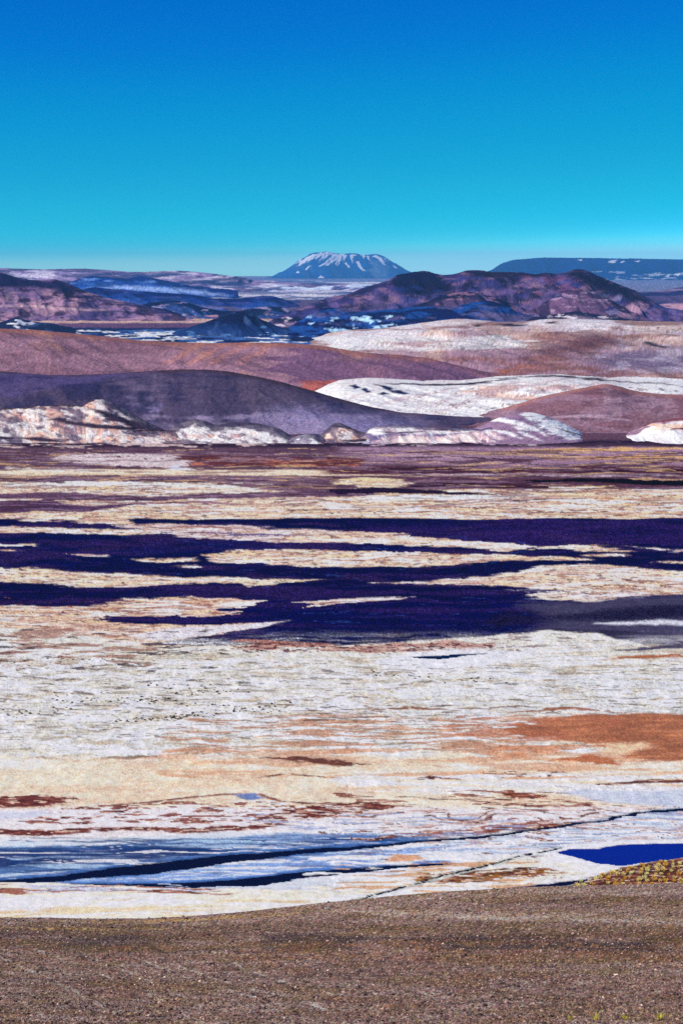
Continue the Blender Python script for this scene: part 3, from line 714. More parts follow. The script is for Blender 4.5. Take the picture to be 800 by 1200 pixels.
hill('lower_blue_ridge', [(70, 346), (95, 341), (104, 337.4), (112, 337), (128, 340), (145, 339), (160, 341.5), (180, 343), (205, 344), (230, 346), (250, 350), (267, 352), (280, 350.6), (292, 348.6), (305, 346.8), (320, 347), (335, 352), (355, 359), (375, 364), (420, 370)],
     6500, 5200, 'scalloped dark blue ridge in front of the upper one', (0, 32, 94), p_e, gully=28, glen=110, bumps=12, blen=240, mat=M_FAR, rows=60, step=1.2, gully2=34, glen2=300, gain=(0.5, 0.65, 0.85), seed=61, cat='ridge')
# -- lavender hill at the left edge
def p_f(cv):
    patches(cv, (182, 144, 142), 40, 8, .05, .7, 71); patches(cv, (70, 44, 74), 14, 4, .12, .85, 73); slopewash(cv, (60, 50, 90), 20, .2, .7, 75, .12, 40)
    cv.poly([(-40, 318), (0, 319), (50, 329), (75, 329), (105, 342), (80, 345), (60, 338), (20, 336), (-40, 334)], (46, 34, 72), soft=2.5, wx=10, wy=2)
    cv.spots((50, 115, 336, 352), (60, 26, 56), 8, 2, .05, .12, .9)
    cv.streak([(100, 347), (150, 357), (220, 368), (260, 374)], 2.2, (44, 40, 84), soft=2)
    cv.streak([(0, 357), (60, 361), (130, 364)], 1.6, (206, 170, 160), soft=2)
    cv.streak([(120, 364), (170, 368)], .9, (40, 34, 60))
hill('lavender_hill', [(-200, 330), (-100, 318), (-30, 314), (0, 319), (20, 325), (35, 328), (50, 329), (58, 327.4), (65, 327), (75, 330), (100, 341), (125, 349), (160, 356), (200, 364), (242, 371), (280, 376)],
     4750, 4380, 'lavender hill with dark wine outcrops at the left edge', (136, 108, 130), p_f, gully=20, glen=110, bumps=9, blen=220, mat=M_FAR, rows=80, step=1.2, gully2=24, glen2=260, gain=(0.72, 0.75, 0.95), rough=4, seed=71)
# -- purple mountain
def p_h(cv):
    patches(cv, (84, 66, 108), 30, 8, .0, .7, 81); patches(cv, (158, 124, 142), 24, 6, .2, .6, 82)
    patches(cv, (40, 32, 66), 18, 6, .1, .85, 83); patches(cv, (172, 136, 140), 14, 3, .3, .8, 87); slopewash(cv, (146, 124, 150), 16, .25, .5, 85)
    cv.poly([(454, 330), (462, 322), (480, 318), (505, 318), (518, 326), (528, 342), (500, 345), (478, 343), (462, 341)], (36, 28, 66), soft=2.5, wx=5, wy=1.5, ax=.6)
    cv.streak([(460, 340), (490, 337), (520, 341)], 1.5, (60, 76, 130), soft=1.5)
    cv.poly([(540, 316), (580, 317), (640, 319), (640, 324), (590, 326), (545, 324)], (60, 40, 66), soft=2.5, wx=8)
    cv.poly([(660, 322), (676, 313), (700, 322), (740, 338), (770, 356), (745, 354), (720, 348), (700, 338), (680, 330)], (48, 32, 62), soft=3, wx=8, wy=2)  # shaded right face of the peak, darkened by colour
    cv.spots((690, 745, 342, 362), (44, 52, 84), 16, 4, .0, .15, .9)
    cv.spots((470, 560, 326, 352), (52, 28, 56), 7, 3, .16, .12, .9)
    cv.spots((620, 690, 322, 350), (146, 92, 108), 14, 5, .1, .2, .6)
    cv.spots((640, 720, 340, 376), (172, 160, 170), 18, 6, .1, .2, .7)
    cv.poly([(720, 372), (738, 356), (752, 353), (756, 362), (742, 374)], (196, 160, 158), soft=3, wx=5, ax=.6)
    cv.poly([(663, 374), (672, 366), (682, 370), (720, 374), (740, 378), (690, 378)], (206, 194, 198), soft=2, wx=6)
    cv.streak([(672, 366), (700, 369), (735, 375)], 1.4, (36, 30, 60))
    cv.streak([(400, 352), (430, 338), (455, 330)], 2, (52, 40, 78), soft=1.5, wx=6)
hill('purple_mountain', [(290, 384), (310, 375.5), (330, 369), (355, 361), (370, 354), (380, 350.6), (410, 344), (430, 335.4), (455, 328.5), (461, 325), (467, 321.6), (485, 319.4), (505, 320), (520, 322), (532, 321), (545, 317), (555, 316.4), (580, 319),
      (607, 320), (630, 321.6), (638, 319), (651, 321), (662, 319.6), (670, 316.4), (676, 314.8), (684, 316.4), (690, 318.4), (706, 326), (723, 333), (745, 342), (767, 355), (783, 364), (800, 371), (830, 378)],
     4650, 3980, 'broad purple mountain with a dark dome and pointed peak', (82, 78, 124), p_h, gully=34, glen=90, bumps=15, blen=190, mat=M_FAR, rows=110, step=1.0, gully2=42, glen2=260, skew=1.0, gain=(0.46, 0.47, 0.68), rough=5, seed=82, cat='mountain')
# -- dark foothills in front of it
def p_i(cv):
    patches(cv, (52, 92, 146), 18, 4, .1, .8, 91); patches(cv, (124, 100, 126), 24, 4, .25, .7, 92)
    cv.spots((370, 480, 366, 400), (216, 222, 236), 13, 3, .2, .08, .95)
    cv.poly([(560, 362), (590, 368), (640, 373), (640, 380), (570, 374)], (124, 98, 122), soft=2)
hill('dark_foothill', [(330, 388), (360, 372), (380, 359), (400, 362), (430, 366), (455, 363), (480, 360), (505, 359), (530, 360), (555, 354), (570, 352), (580, 354), (596, 360), (607, 367), (625, 371), (660, 374), (720, 377), (780, 378), (840, 380)],
     3900, 3250, 'navy foothills with scattered white patches before the purple mountain', (10, 26, 78), p_i, gully=15, glen=70, bumps=9, blen=130, mat=M_FAR, rows=80, step=1.1, gully2=18, glen2=170, gain=(0.5, 0.7, 0.9), rough=3, seed=91)
def p_g(cv):
    cv.blend(smooth(374, 392, cv.y) * .75, (50, 76, 124)); patches(cv, (108, 146, 182), 14, 4, .3, .7, 101)
    slopewash(cv, (96, 116, 152), 12, .25, .6, 103)
    cv.spots((300, 380, 386, 400), (214, 220, 232), 12, 2, .15, .1, .9)
hill('dark_cone', [(196, 392), (220, 384), (240, 377.6), (255, 372.6), (262, 370), (270, 366.8), (278, 365), (285, 365.6), (292, 368), (310, 376), (330, 384), (350, 390), (375, 397), (400, 400)],
     3600, 3300, 'dark navy cone shaped hill in the middle of the basin', (10, 22, 66), p_g, gully=11, glen=40, bumps=3, blen=90, mat=M_FAR, rows=60, step=1.0, gain=(0.7, 0.8, 0.9), seed=101)
def p_g2(cv):
    cv.spots((5, 32, 371, 386), (216, 218, 228), 10, 4, -.05, .12, .95); patches(cv, (70, 96, 140), 14, 4, .2, .7, 107)
hill('small_dark_hill', [(-80, 388), (-30, 382), (0, 378), (12, 374), (20, 371.6), (30, 375), (45, 378), (60, 379), (75, 383), (100, 389), (130, 393)],
     3700, 3200, 'small dark hill with a white patch above the brown hill', (30, 34, 70), p_g2, gully=3, glen=40, bumps=3, blen=70, mat=M_FAR, rows=50, step=1.0, seed=105)

def p_spur(dark, mid, pale, thr=.25):
    def p(cv):
        n = 5 * fbm(cv.x / 14, cv.y / 4, 301, 3)
        cv.blend(smooth(2, 9, cv.d + n) * .85, mid)
        patches(cv, pale, 12, 3, thr, .85, 303, .1); slopewash(cv, dark, 9, .2, .8, 305, .12, 20)
    return p
hill('low_navy_ridge', [(150, 362), (180, 354), (205, 352), (222, 355), (240, 361), (258, 364), (280, 365), (300, 360.6), (318, 359), (334, 361), (350, 366), (380, 372), (410, 378)], 5000, 4550,
     'low navy ridge between the scalloped ridge and the cone', (8, 22, 66), p_spur((12, 20, 56), (60, 84, 136), (150, 140, 168)), gully=10, glen=60, bumps=6, blen=90, mat=M_FAR, rows=50, step=1.0, seed=301, rough=2, cat='ridge')
hill('low_purple_ridge', [(286, 386), (302, 380), (318, 375), (330, 372.6), (342, 371), (352, 373), (366, 378), (384, 383), (400, 388)], 4150, 3850,
     'low purple hump right of the dark cone', (36, 30, 66), p_spur((30, 26, 60), (130, 108, 134), (206, 196, 206)), gully=5, glen=36, bumps=3, blen=60, mat=M_FAR, rows=44, step=1.0, seed=311, rough=1.5, cat='ridge')
hill('dark_spur', [(470, 366), (492, 356), (512, 348), (532, 343), (548, 341.6), (562, 344), (580, 349), (598, 355), (616, 362), (640, 370), (660, 376)], 4270, 3950,
     'dark spur on the left face of the purple mountain', (40, 30, 62), p_spur((30, 24, 58), (112, 88, 116), (160, 120, 132)), gully=9, glen=44, bumps=6, blen=70, mat=M_FAR, rows=60, step=1.0, gain=(0.7, 0.7, 0.85), seed=321, rough=2, cat='ridge')
hill('pink_spur', [(610, 366), (630, 355), (648, 345), (662, 340), (676, 338.6), (690, 342), (706, 348), (724, 355), (744, 361), (764, 368), (790, 377)], 4310, 3950,
     'pinkish spur below the pointed peak of the purple mountain', (92, 66, 92), p_spur((44, 32, 66), (140, 108, 126), (188, 160, 166)), gully=10, glen=46, bumps=6, blen=70, mat=M_FAR, rows=60, step=1.0, gain=(0.62, 0.6, 0.78), seed=331, rough=2, cat='ridge')
hill('grey_spur', [(590, 378), (620, 373), (646, 369), (664, 366), (676, 365), (690, 367), (708, 370), (735, 374), (770, 378), (800, 381)], 3780, 3400,
     'low grey spur just above the crest of the pale dune hill', (40, 34, 64), p_spur((40, 34, 64), (150, 132, 150), (206, 196, 200)), gully=5, glen=40, bumps=3, blen=60, mat=M_FAR, rows=44, step=1.0, seed=341, rough=1.5, cat='ridge')

# -- pale dune hill on the right
def p_l(cv):
    d = cv.y - np.interp(cv.x, [340, 450, 540, 640, 700, 860], [408, 390, 375, 375, 376, 378])
    v = fbm(cv.x / 70, cv.y / 14, 111, 4)
    cv.blend(smooth(8, 26, d + 16 * v) * .8, (184, 152, 158))
    cv.blend(smooth(24, 48, d + 14 * v) * .7, (160, 126, 144))
    slopewash(cv, (206, 178, 158), 34, .15, .6, 113); patches(cv, (150, 104, 92), 46, 7, .2, .7, 115)
    cv.poly([(620, 412), (660, 400), (700, 394), (730, 398), (736, 404), (700, 407), (660, 416), (640, 420)], (130, 94, 98), soft=5, wx=14, wy=3)
    cv.poly([(690, 426), (720, 414), (760, 408), (860, 408), (860, 440), (760, 436)], (142, 126, 148), soft=6, wx=16, wy=3)
    cv.spots((700, 860, 384, 440), (200, 190, 200), 26, 6, .15, .2, .6)
    for x, y in ((758, 403), (772, 406)):
        cv.streak([(x - 9, y - 1), (x + 9, y + 2)], 1.6, (40, 38, 66), wx=5)
    for x, y, l in ((593, 380, 9), (604, 382, 12), (648, 378, 6), (560, 382, 5)):
        cv.streak([(x - l, y), (x + l, y - .6)], 1.2, (50, 42, 62), wx=5)
    cv.spots((360, 620, 392, 412), (236, 228, 224), 60, 5, -.2, .2, .8)
    cv.spots((640, 800, 380, 404), (140, 100, 96), 3.5, 2.2, .42, .08, .7)
    cv.spots((440, 700, 384, 440), (132, 96, 100), 4, 2.6, .45, .08, .6)
    cv.streak([(560, 446), (590, 436), (625, 428)], 1.2, (176, 108, 70), soft=1.2)
hill('pale_dune_hill', [(300, 424), (340, 410), (360, 404), (380, 399), (406, 391.6), (446, 387), (485, 381), (511, 377), (537, 374), (564, 376), (590, 378.6), (616, 377.6), (642, 374.4), (668, 374.6), (695, 375), (721, 376), (774, 377.6), (800, 378), (860, 379), (960, 386), (1060, 400)],
     3000, 1950, 'large pale cream dune hill below the purple mountain', (232, 222, 222), p_l, gully=8, glen=120, bumps=12, blen=150, rows=120, step=1.2, skew=1.2, gully2=16, glen2=220, rnd=14, gain=(0.66, 0.65, 0.68), rough=0.8, seed=111, shape=1.35)
# -- brown hill on the left
def p_m(cv):
    d = cv.y - np.interp(cv.x, [-60, 0, 80, 200, 340, 430, 500, 585], [384, 385, 390, 401, 402, 414, 420, 441])
    patches(cv, (112, 84, 100), 60, 10, .05, .6, 121); slopewash(cv, (162, 126, 122), 30, .22, .6, 123, .15, 60)
    cv.blend((1 - smooth(2, 7, d)) * .6, (146, 100, 82))
    cv.spots((330, 600, 408, 450), (104, 78, 110), 60, 14, -.3, .3, .7)
    for x in (236, 262, 288, 318):
        cv.streak([(x, 404), (x - 18, 414), (x - 40, 426)], 1.6, (190, 134, 108), soft=2, wx=6, op=.6)  # sunlit diagonal stripes, put in as lighter colour
    cv.spots((345, 400, 445, 460), (170, 96, 72), 30, 6, -.1, .2, .7)
hill('brown_hill', [(-300, 392), (-150, 384), (-60, 384), (0, 385), (40, 387), (80, 390), (130, 395), (165, 399), (200, 401), (250, 402), (300, 401.6), (340, 402), (380, 406), (410, 411), (430, 413.6), (470, 416), (500, 420), (530, 427), (560, 434), (585, 440.6), (610, 446), (640, 452)],
     2000, 1830, 'smooth reddish brown hill behind the grey hill', (142, 112, 128), p_m, gully=6, glen=80, bumps=4, blen=120, rows=90, step=1.3, skew=2.0, gully2=12, glen2=120, rnd=20, gain=(0.95, 0.93, 0.9), rough=0.6, seed=121, zb=-2)
# -- white sand hill
def p_n(cv):
    patches(cv, (196, 186, 188), 40, 6, .15, .5, 131)
    cv.spots((540, 700, 448, 470), (196, 156, 140), 36, 5, .1, .15, .7)
    for pts, w in (([(668, 444), (610, 453), (556, 466), (505, 487)], 2.2), ([(560, 450), (520, 458), (468, 469), (430, 478)], 1.6), ([(700, 450), (640, 456), (590, 468)], 2.4), ([(440, 452), (424, 462), (400, 470)], 1.2), ([(610, 446), (570, 456), (525, 468), (480, 482)], 1.4)):
        cv.streak(pts, w, (178, 158, 166), soft=1.8, wx=10, wy=2, op=.75)  # shading of the sand folds, painted as mauve streaks
    cv.streak([(455, 449), (500, 451), (560, 449), (600, 444)], 1.3, (50, 34, 56), wx=10)
    for pts in ([(410, 452), (418, 450), (424, 454), (416, 456)], [(424, 456), (430, 454), (434, 459), (428, 460)], [(440, 450), (452, 452), (462, 456), (456, 458), (446, 454)], [(442, 461), (450, 459), (456, 461), (448, 463)], [(455, 457), (470, 457), (482, 461), (474, 462), (460, 460)]):
        cv.poly(pts, (30, 40, 84), wx=3, wy=.8, ax=.6, soft=1)  # small blue black spots, colour only
    cv.spots((460, 660, 452, 490), (120, 104, 108), 6, 1.6, .4, .08, .7)
    cv.streak([(575, 443), (655, 440), (720, 447), (800, 452)], 1.0, (66, 46, 58))
    cv.spots((716, 860, 450, 462), (120, 96, 100), 6, 2, .3, .1, .7)
    cv.blend(smooth(461, 464, cv.y) * (cv.x > 700), (150, 122, 128))
hill('white_sand_hill', [(330, 474), (352, 466), (370, 458.6), (385, 452.4), (400, 448), (430, 446), (450, 446), (480, 448), (500, 449.6), (540, 449), (560, 447), (580, 443.6), (620, 441.4), (655, 440.4), (700, 445), (730, 448.6), (760, 449), (800, 451), (870, 454), (960, 462)],
     1820, 1430, 'bright white sand hill with small blue black spots', (244, 238, 240), p_n, gully=3, glen=34, bumps=2.2, blen=60, rows=90, step=1.1, skew=1.2, rnd=10, gain=(0.84, 0.83, 0.82), gully2=6, glen2=90, rough=0.5, seed=131, zb=-2)
# -- purple dune on the right
def p_o(cv):
    patches(cv, (150, 128, 142), 50, 9, .0, .7, 141); slopewash(cv, (172, 150, 160), 24, .25, .5, 143); patches(cv, (108, 80, 92), 30, 5, .25, .6, 145)
    cv.streak([(640, 490), (690, 486), (740, 492)], 2, (176, 158, 170), soft=2)
    cv.blend((1 - smooth(1, 6, cv.y - np.interp(cv.x, [596, 635, 676, 712, 745, 800], [477, 464, 456, 449, 460, 463]))) * .5, (176, 128, 110))
hill('purple_dune', [(520, 494), (560, 487), (596, 477.6), (635, 464.6), (676, 456), (704, 450.4), (712, 449), (723, 452.6), (745, 459), (770, 462), (800, 463.4), (860, 465), (960, 474)],
     1500, 1340, 'smooth purple dune at the right below the white sand', (136, 106, 116), p_o, gully=1.6, glen=40, bumps=2.2, blen=70, rows=90, step=1.2, skew=-1, rnd=40, gain=(0.86, 0.8, 0.82), gully2=3, glen2=70, rough=0.5, seed=141, zb=-1.2)
# -- grey hill
def p_p(cv):
    patches(cv, (66, 62, 92), 70, 12, .0, .6, 151); patches(cv, (112, 98, 112), 50, 8, .1, .6, 153)
    slopewash(cv, (124, 106, 112), 34, .1, .5, 157, .2, 70)
    slopewash(cv, (132, 116, 124), 20, .3, .4, 155)
    cv.blend((1 - smooth(1, 5, cv.y - np.interp(cv.x, [-60, 0, 75, 180, 240, 300, 360, 400, 470], [434, 435, 440, 435, 433, 441, 456, 468, 484]))) * .6, (96, 66, 64))
    cv.poly([(-60, 434), (0, 437), (75, 441), (180, 436), (120, 446), (60, 456), (20, 466), (-60, 468)], (112, 98, 130), soft=3, wx=10, wy=2, op=.7)
    cv.spots((-60, 120, 438, 462), (70, 62, 100), 50, 3, .1, .2, .6)
    cv.spots((120, 200, 446, 470), (134, 118, 132), 20, 5, .1, .2, .5)
    cv.poly([(395, 520), (320, 500), (340, 478), (420, 488), (470, 492), (470, 510)], (176, 166, 186), soft=12, wx=14, wy=4, op=.8)
    cv.spots((110, 430, 484, 520), (176, 162, 172), 26, 8, -.05, .35, .7)
    cv.spots((160, 190, 462, 500), (150, 142, 164), 9, 8, .1, .3, .5)
hill('grey_hill', [(-300, 446), (-150, 436), (-60, 434), (0, 435), (30, 437.6), (60, 439.4), (75, 439.6), (100, 439), (130, 437.8), (180, 434.6), (215, 433), (240, 433), (270, 435.6), (300, 441), (330, 447.6), (360, 456), (375, 460.6), (400, 468), (430, 476), (470, 483.6), (520, 487.4), (560, 489.6), (600, 491), (650, 496), (700, 506)],
     1440, 1332, 'broad slate grey hill above the white eroded cliffs', (84, 76, 98), p_p, gully=2.4, glen=50, bumps=4.5, blen=120, rows=100, step=1.3, gully2=6, glen2=130, rnd=24, gain=(0.6, 0.6, 0.78), rough=0.6, seed=151, zb=-1.2, shape=1.7)

# -- eroded white and pink cliffs at the foot of the hills
GREY = (88, 80, 104)
def p_cl(pink, cap=None, caps=(), fade=5.0, x0=-999):
    def p(cv):
        patches(cv, (214, 170, 154), 22, 7, .1 - pink, .8, 163); patches(cv, (170, 140, 150), 16, 5, .26, .7, 165)
        slopewash(cv, (250, 246, 242), 6, .1, .7, 167); slopewash(cv, (176, 136, 130), 4, .42, .6, 169, .1)
        slopewash(cv, (122, 108, 132), 13, .18, .8, 177, .15)
        v = fbm((cv.x + 1.6 * cv.y) / 16, (cv.y - .35 * cv.x) / 5, 179, 4)
        cv.blend(smooth(.1, .3, v) * .8, (108, 96, 118))
        v = fbm((cv.x - 1.8 * cv.y) / 13, (cv.y + .3 * cv.x) / 6, 189, 4)
        cv.blend(smooth(.15, .35, v) * .7, (246, 238, 230))
        for pts in caps: cv.poly(pts, (72, 58, 80), soft=.9, wx=5, wy=1)
        n4 = 4 * fbm(cv.x / 9, cv.y / 4, 175, 3)
        cv.blend((1 - smooth(fade - 2, fade + 2, cv.d + n4)) * .85 * smooth(x0, x0 + 14, cv.x), GREY)
        if cap is not None:
            d = cv.y - np.interp(cv.x, *cap)
            cv.blend((1 - smooth(.6, 2.0, d + 1.4 * fbm(cv.x / 5, cv.y / 3, 171, 3))) * .9, (60, 34, 48))
    return p
CLW = (234, 222, 214)
hill('eroded_cliff', [(-200, 482), (-80, 478), (0, 479), (37, 477), (45, 475.4), (70, 475), (97, 475), (104, 471.6), (110, 469), (120, 467.4), (130, 471), (140, 476.4), (160, 487), (175, 496), (190, 503), (210, 512), (230, 522)],
     1330, 1262, 'pink and white eroded cliff at the left edge', CLW,
     p_cl(.12, ([-60, 0, 37, 45, 97, 104, 110, 118], [479, 479, 477, 475, 475, 471, 469, 460]),
          [[(55, 492), (70, 489), (90, 494), (120, 497), (170, 503), (150, 505), (110, 502), (90, 498)], [(100, 476), (120, 482), (150, 492), (185, 501), (230, 504), (160, 503), (125, 492)],
           [(-60, 512), (0, 511), (20, 513), (10, 515), (-60, 516)], [(-60, 524), (30, 519), (60, 522), (80, 526), (-60, 530)], [(20, 513), (50, 512), (75, 518), (50, 518)]], 8.0, 112),
     gully=3.2, glen=24, bumps=4, blen=28, rows=110, step=.8, toe=0.5, crough=1.0, gully2=5, glen2=60, spur=0, skew=3.2, gain=(0.74, 0.71, 0.71), seed=161, zb=-.8, mat=M_CLIFF, shape=1.0, cat='cliff', rough=.5, grain=.22)
hill('pink_bluff', [(90, 521), (108, 511), (120, 504.4), (150, 504), (180, 503.4), (207, 504.6), (214, 509), (224, 514), (236, 521), (246, 525)],
     1292, 1262, 'low flat topped pink bluff below the larger cliff', (226, 190, 170), p_cl(.1, ([110, 120, 160, 207, 214], [505, 504, 504, 504, 500])),
     gully=1.4, glen=10, bumps=1.4, blen=14, rows=60, step=.7, toe=0.4, crough=0.7, gully2=1.6, glen2=20, spur=0, skew=2, gain=(0.74, 0.71, 0.71), seed=173, zb=-.6, mat=M_CLIFF, shape=1.3, cat='cliff', rough=.3, grain=.2)
hill('white_bluff', [(190, 512), (207, 498), (218, 494), (229, 491.6), (240, 493), (250, 498), (258, 496), (276, 494.6), (290, 495), (302, 496), (312, 498), (322, 501), (331, 504.6), (340, 511), (352, 520), (360, 525)],
     1312, 1263, 'white gullied bluff with a dark cap in the middle of the foot', (240, 236, 230), p_cl(-.2, None, [[(252, 500), (266, 496), (280, 493), (302, 494), (304, 498), (290, 499), (270, 501)]], 8.0),
     gully=2.4, glen=14, bumps=2.4, blen=20, rows=80, step=.7, toe=0.5, crough=0.9, gully2=2.4, glen2=26, spur=0, skew=2.8, gain=(0.74, 0.71, 0.71), seed=181, zb=-.6, mat=M_CLIFF, shape=1.2, cat='cliff', rough=.35, grain=.2)
hill('small_white_bluff', [(322, 525), (334, 519), (342, 513), (350, 510.4), (358, 509), (370, 508), (378, 512), (384, 516), (392, 522)],
     1285, 1260, 'small white mound with a dark right flank', (240, 232, 224), p_cl(-.15, None, [[(366, 508), (374, 508), (386, 520), (376, 520), (370, 514)]]),
     gully=0.9, glen=7, bumps=.6, blen=12, rows=50, step=.6, toe=0.5, crough=0.6, gully2=1.5, glen2=12, spur=0, skew=2, seed=183, zb=-.6, mat=M_CLIFF, shape=1.2, cat='cliff', rough=.3, grain=.2)
hill('ragged_bluff', [(366, 519), (376, 510), (384, 502), (389, 497), (397, 495.6), (405, 498.6), (414, 503), (424, 507), (436, 511), (450, 515), (470, 520)],
     1318, 1266, 'ragged cream bluff with red bands right of the small mound', (236, 214, 202), p_cl(.02, None, [[(388, 500), (396, 498), (404, 501), (396, 502)], [(400, 515), (440, 514), (450, 517), (410, 518)]]),
     gully=1.5, glen=9, bumps=2, blen=14, rows=60, step=.7, toe=0.5, crough=1.2, gully2=3, glen2=16, spur=0, skew=2, gain=(0.74, 0.71, 0.71), seed=187, zb=-.6, mat=M_CLIFF, shape=1.1, cat='cliff', rough=.4, grain=.22)
def p_terrace(cv):
    WD = (236, 222, 216)
    cv.poly([(428, 506), (440, 500), (462, 498), (490, 501), (540, 503), (560, 505), (530, 508), (490, 509), (460, 508), (440, 510)], WD, soft=1.4, wx=9, wy=1.6, ax=.5)
    cv.poly([(440, 512), (480, 510), (520, 512), (540, 509), (580, 503), (600, 510), (620, 518), (440, 520)], (226, 198, 192), soft=2, wx=9, wy=2, ax=.5)
    slopewash(cv, (130, 112, 134), 9, .15, .7, 192); slopewash(cv, (244, 238, 234), 7, .3, .6, 193)
    cv.streak([(446, 505), (470, 507), (500, 505)], 1.2, (96, 78, 104), wx=8)
    cv.streak([(494, 504), (515, 503.6), (538, 505)], 1.1, (104, 50, 58), wx=6)
    cv.blend((1 - smooth(.5, 3, cv.d + 3 * fbm(cv.x / 9, cv.y / 4, 175, 3))) * .8, GREY)
hill('long_white_terrace', [(424, 512), (432, 503), (439, 499.4), (460, 499), (480, 500), (510, 501), (540, 502), (562, 503.4), (575, 500), (590, 503), (610, 508), (625, 513), (650, 519)],
     1312, 1258, 'long low white terrace with a broken red rim', (112, 102, 136), p_terrace,
     gully=1.8, glen=13, bumps=1.3, blen=24, rows=60, step=.9, toe=0.6, crough=0.9, gully2=2, glen2=40, spur=0, seed=191, zb=-.6, mat=M_CLIFF, shape=1.4, cat='cliff', rough=.3, grain=.2)
def p_wedge(cv):
    patches(cv, (120, 104, 132), 30, 6, .1, .6, 194); n4 = 0
    WD = (238, 232, 230)
    cv.poly([(612, 486), (620, 482), (632, 481), (645, 489), (671, 496), (684, 503), (690, 513), (662, 516), (640, 506), (626, 495)], WD, soft=1.5, wx=8, wy=2, ax=.5)
    cv.streak([(572, 491), (592, 493), (618, 501), (640, 511)], [1, 2.4, 2.6, 1], WD, wx=7, soft=1)
    cv.streak([(575, 503), (592, 507), (606, 514)], 2.6, WD, wx=6, soft=1); cv.streak([(604, 500), (616, 506), (632, 515)], 2.4, WD, wx=6, soft=1)
    cv.streak([(546, 510), (566, 505), (590, 514)], 3, (222, 200, 198), wx=8, soft=1.5)
    cv.spots((600, 690, 484, 514), (126, 112, 134), 9, 3, .18, .12, .8)
    cv.streak([(655, 503), (668, 506), (686, 512)], 1.2, (60, 54, 66), wx=4)
hill('streaked_slope', [(520, 520), (545, 508), (570, 496), (586, 489), (600, 485), (612, 482.6), (624, 484), (640, 488), (655, 494), (668, 501), (680, 508), (690, 514), (700, 519)],
     1335, 1258, 'white streaked slope running down before the purple dune', (140, 116, 138), p_wedge,
     gully=2, glen=11, bumps=1.2, blen=30, rows=70, step=.8, skew=-1.5, toe=0.5, gully2=2, glen2=40, crough=0.8, spur=0, seed=193, zb=-.6, mat=M_CLIFF, shape=1.1, cat='slope', rough=.3, grain=.16)
def p_rw(cv):
    n4 = 3 * fbm(cv.x / 12, cv.y / 4, 205, 3)
    cv.blend(smooth(2.0, 4.5, cv.d + n4), (238, 230, 222))
    slopewash(cv, (190, 170, 178), 9, .2, .6, 201)
    cv.poly([(755, 496), (780, 491), (870, 486), (870, 491), (790, 494)], (122, 76, 84), soft=1)
    cv.poly([(780, 503), (800, 499), (870, 496), (870, 500), (800, 503)], (104, 56, 60), soft=1)
    cv.spots((740, 870, 492, 504), (222, 180, 160), 24, 4, .0, .2, .8)
hill('right_white_slope', [(700, 519), (720, 513.6), (740, 507), (752, 502), (762, 497), (775, 493), (790, 490), (800, 488.6), (830, 487), (880, 486), (960, 495)],
     1340, 1258, 'white slope with red rim bands at the right edge', (140, 114, 132), p_rw,
     gully=2, glen=18, bumps=1.2, blen=30, rows=70, step=.9, gully2=2, glen2=50, spur=0, crough=0.8, toe=0.6, seed=203, zb=-.6, mat=M_CLIFF, shape=1.2, cat='slope', rough=.3, grain=.16)

# ------------------------------------------------------------------ the near stony slope
fx = np.concatenate([np.arange(-500, -40, 20.0), np.arange(-40, 840, 1.6), np.arange(840, 1300, 20.0)])
CRX = [-500, -60, 0, 60, 110, 170, 230, 300, 360, 420, 500, 580, 650, 720, 800, 900, 1300]
CRY = [1082, 1076, 1075, 1074.5, 1076, 1076.5, 1073, 1067, 1060, 1054, 1047, 1042, 1038.5, 1037, 1035, 1033, 1030]
DN, DF = 66.0, 300.0
def slope_point(x, t):
    """t 0 at the bottom of the photograph, 1 at the brow"""
    yc = np.interp(x, CRX, CRY)
    yc = yc + 1.0 * fbm(np.asarray(x) / 60.0, np.asarray(x) * 0 + 3.3, 401, 3)
    D = DN * (DF / DN) ** t
    y = 1206 + (yc - 1206) * t
    z = EYE - (y - HY) * D / F
    return D, z, y
ft = np.linspace(0, 1, 230)
FT, FX = np.meshgrid(ft, fx, indexing='ij')
D, Z, Yp = slope_point(FX, FT)
Xw = (FX - CX) * D / F
terr = 0.22 * fbm(Xw / 26, D / 9, 403, 3) + 0.10 * fbm(Xw / 7, D / 3.2, 405, 3) + 0.05 * fbm(Xw / 1.4, D / 1.4, 407, 2)
Z = Z + terr * (1 - 0.15 * smooth(.9, 1, FT))
# behind the brow the slope drops to the plain; towards the viewer it climbs to the ridge
bt = np.linspace(0, 1, 16)[1:]
BD = DF + 75 * bt[:, None] + 0 * fx[None]; BZ = Z[-1][None] - (bt[:, None] * 75) * 0.55 - 8 * bt[:, None] ** 2
nt_ = np.linspace(0, 1, 16)[:-1]
ND = -30 + (DN + 30) * nt_[:, None] + 0 * fx[None]; NZ = 146 + (Z[0][None] - 146) * smooth(-.1, 1.15, nt_[:, None]) / smooth(-.1, 1.15, np.array(1.0))
Xn = (fx - CX)[None] * np.maximum(ND, 40) / F
Dall = np.concatenate([ND, D, BD]); Zall = np.concatenate([NZ, Z, BZ])
Xall = np.concatenate([Xn, Xw, (fx - CX)[None] * BD / F])
FXa = np.broadcast_to(fx, Dall.shape).copy(); Ya = np.concatenate([1400 + 0 * ND, Yp, 1000 + 0 * BD])
s = Canvas(FXa, Ya, Xall, Dall, (152, 124, 118))
v = fbm(Xall / 40, Dall / 16, 411, 4)
s.blend(smooth(0, .5, v) * .6, (176, 148, 138)); s.blend(smooth(0, .5, -v) * .6, (118, 94, 92))
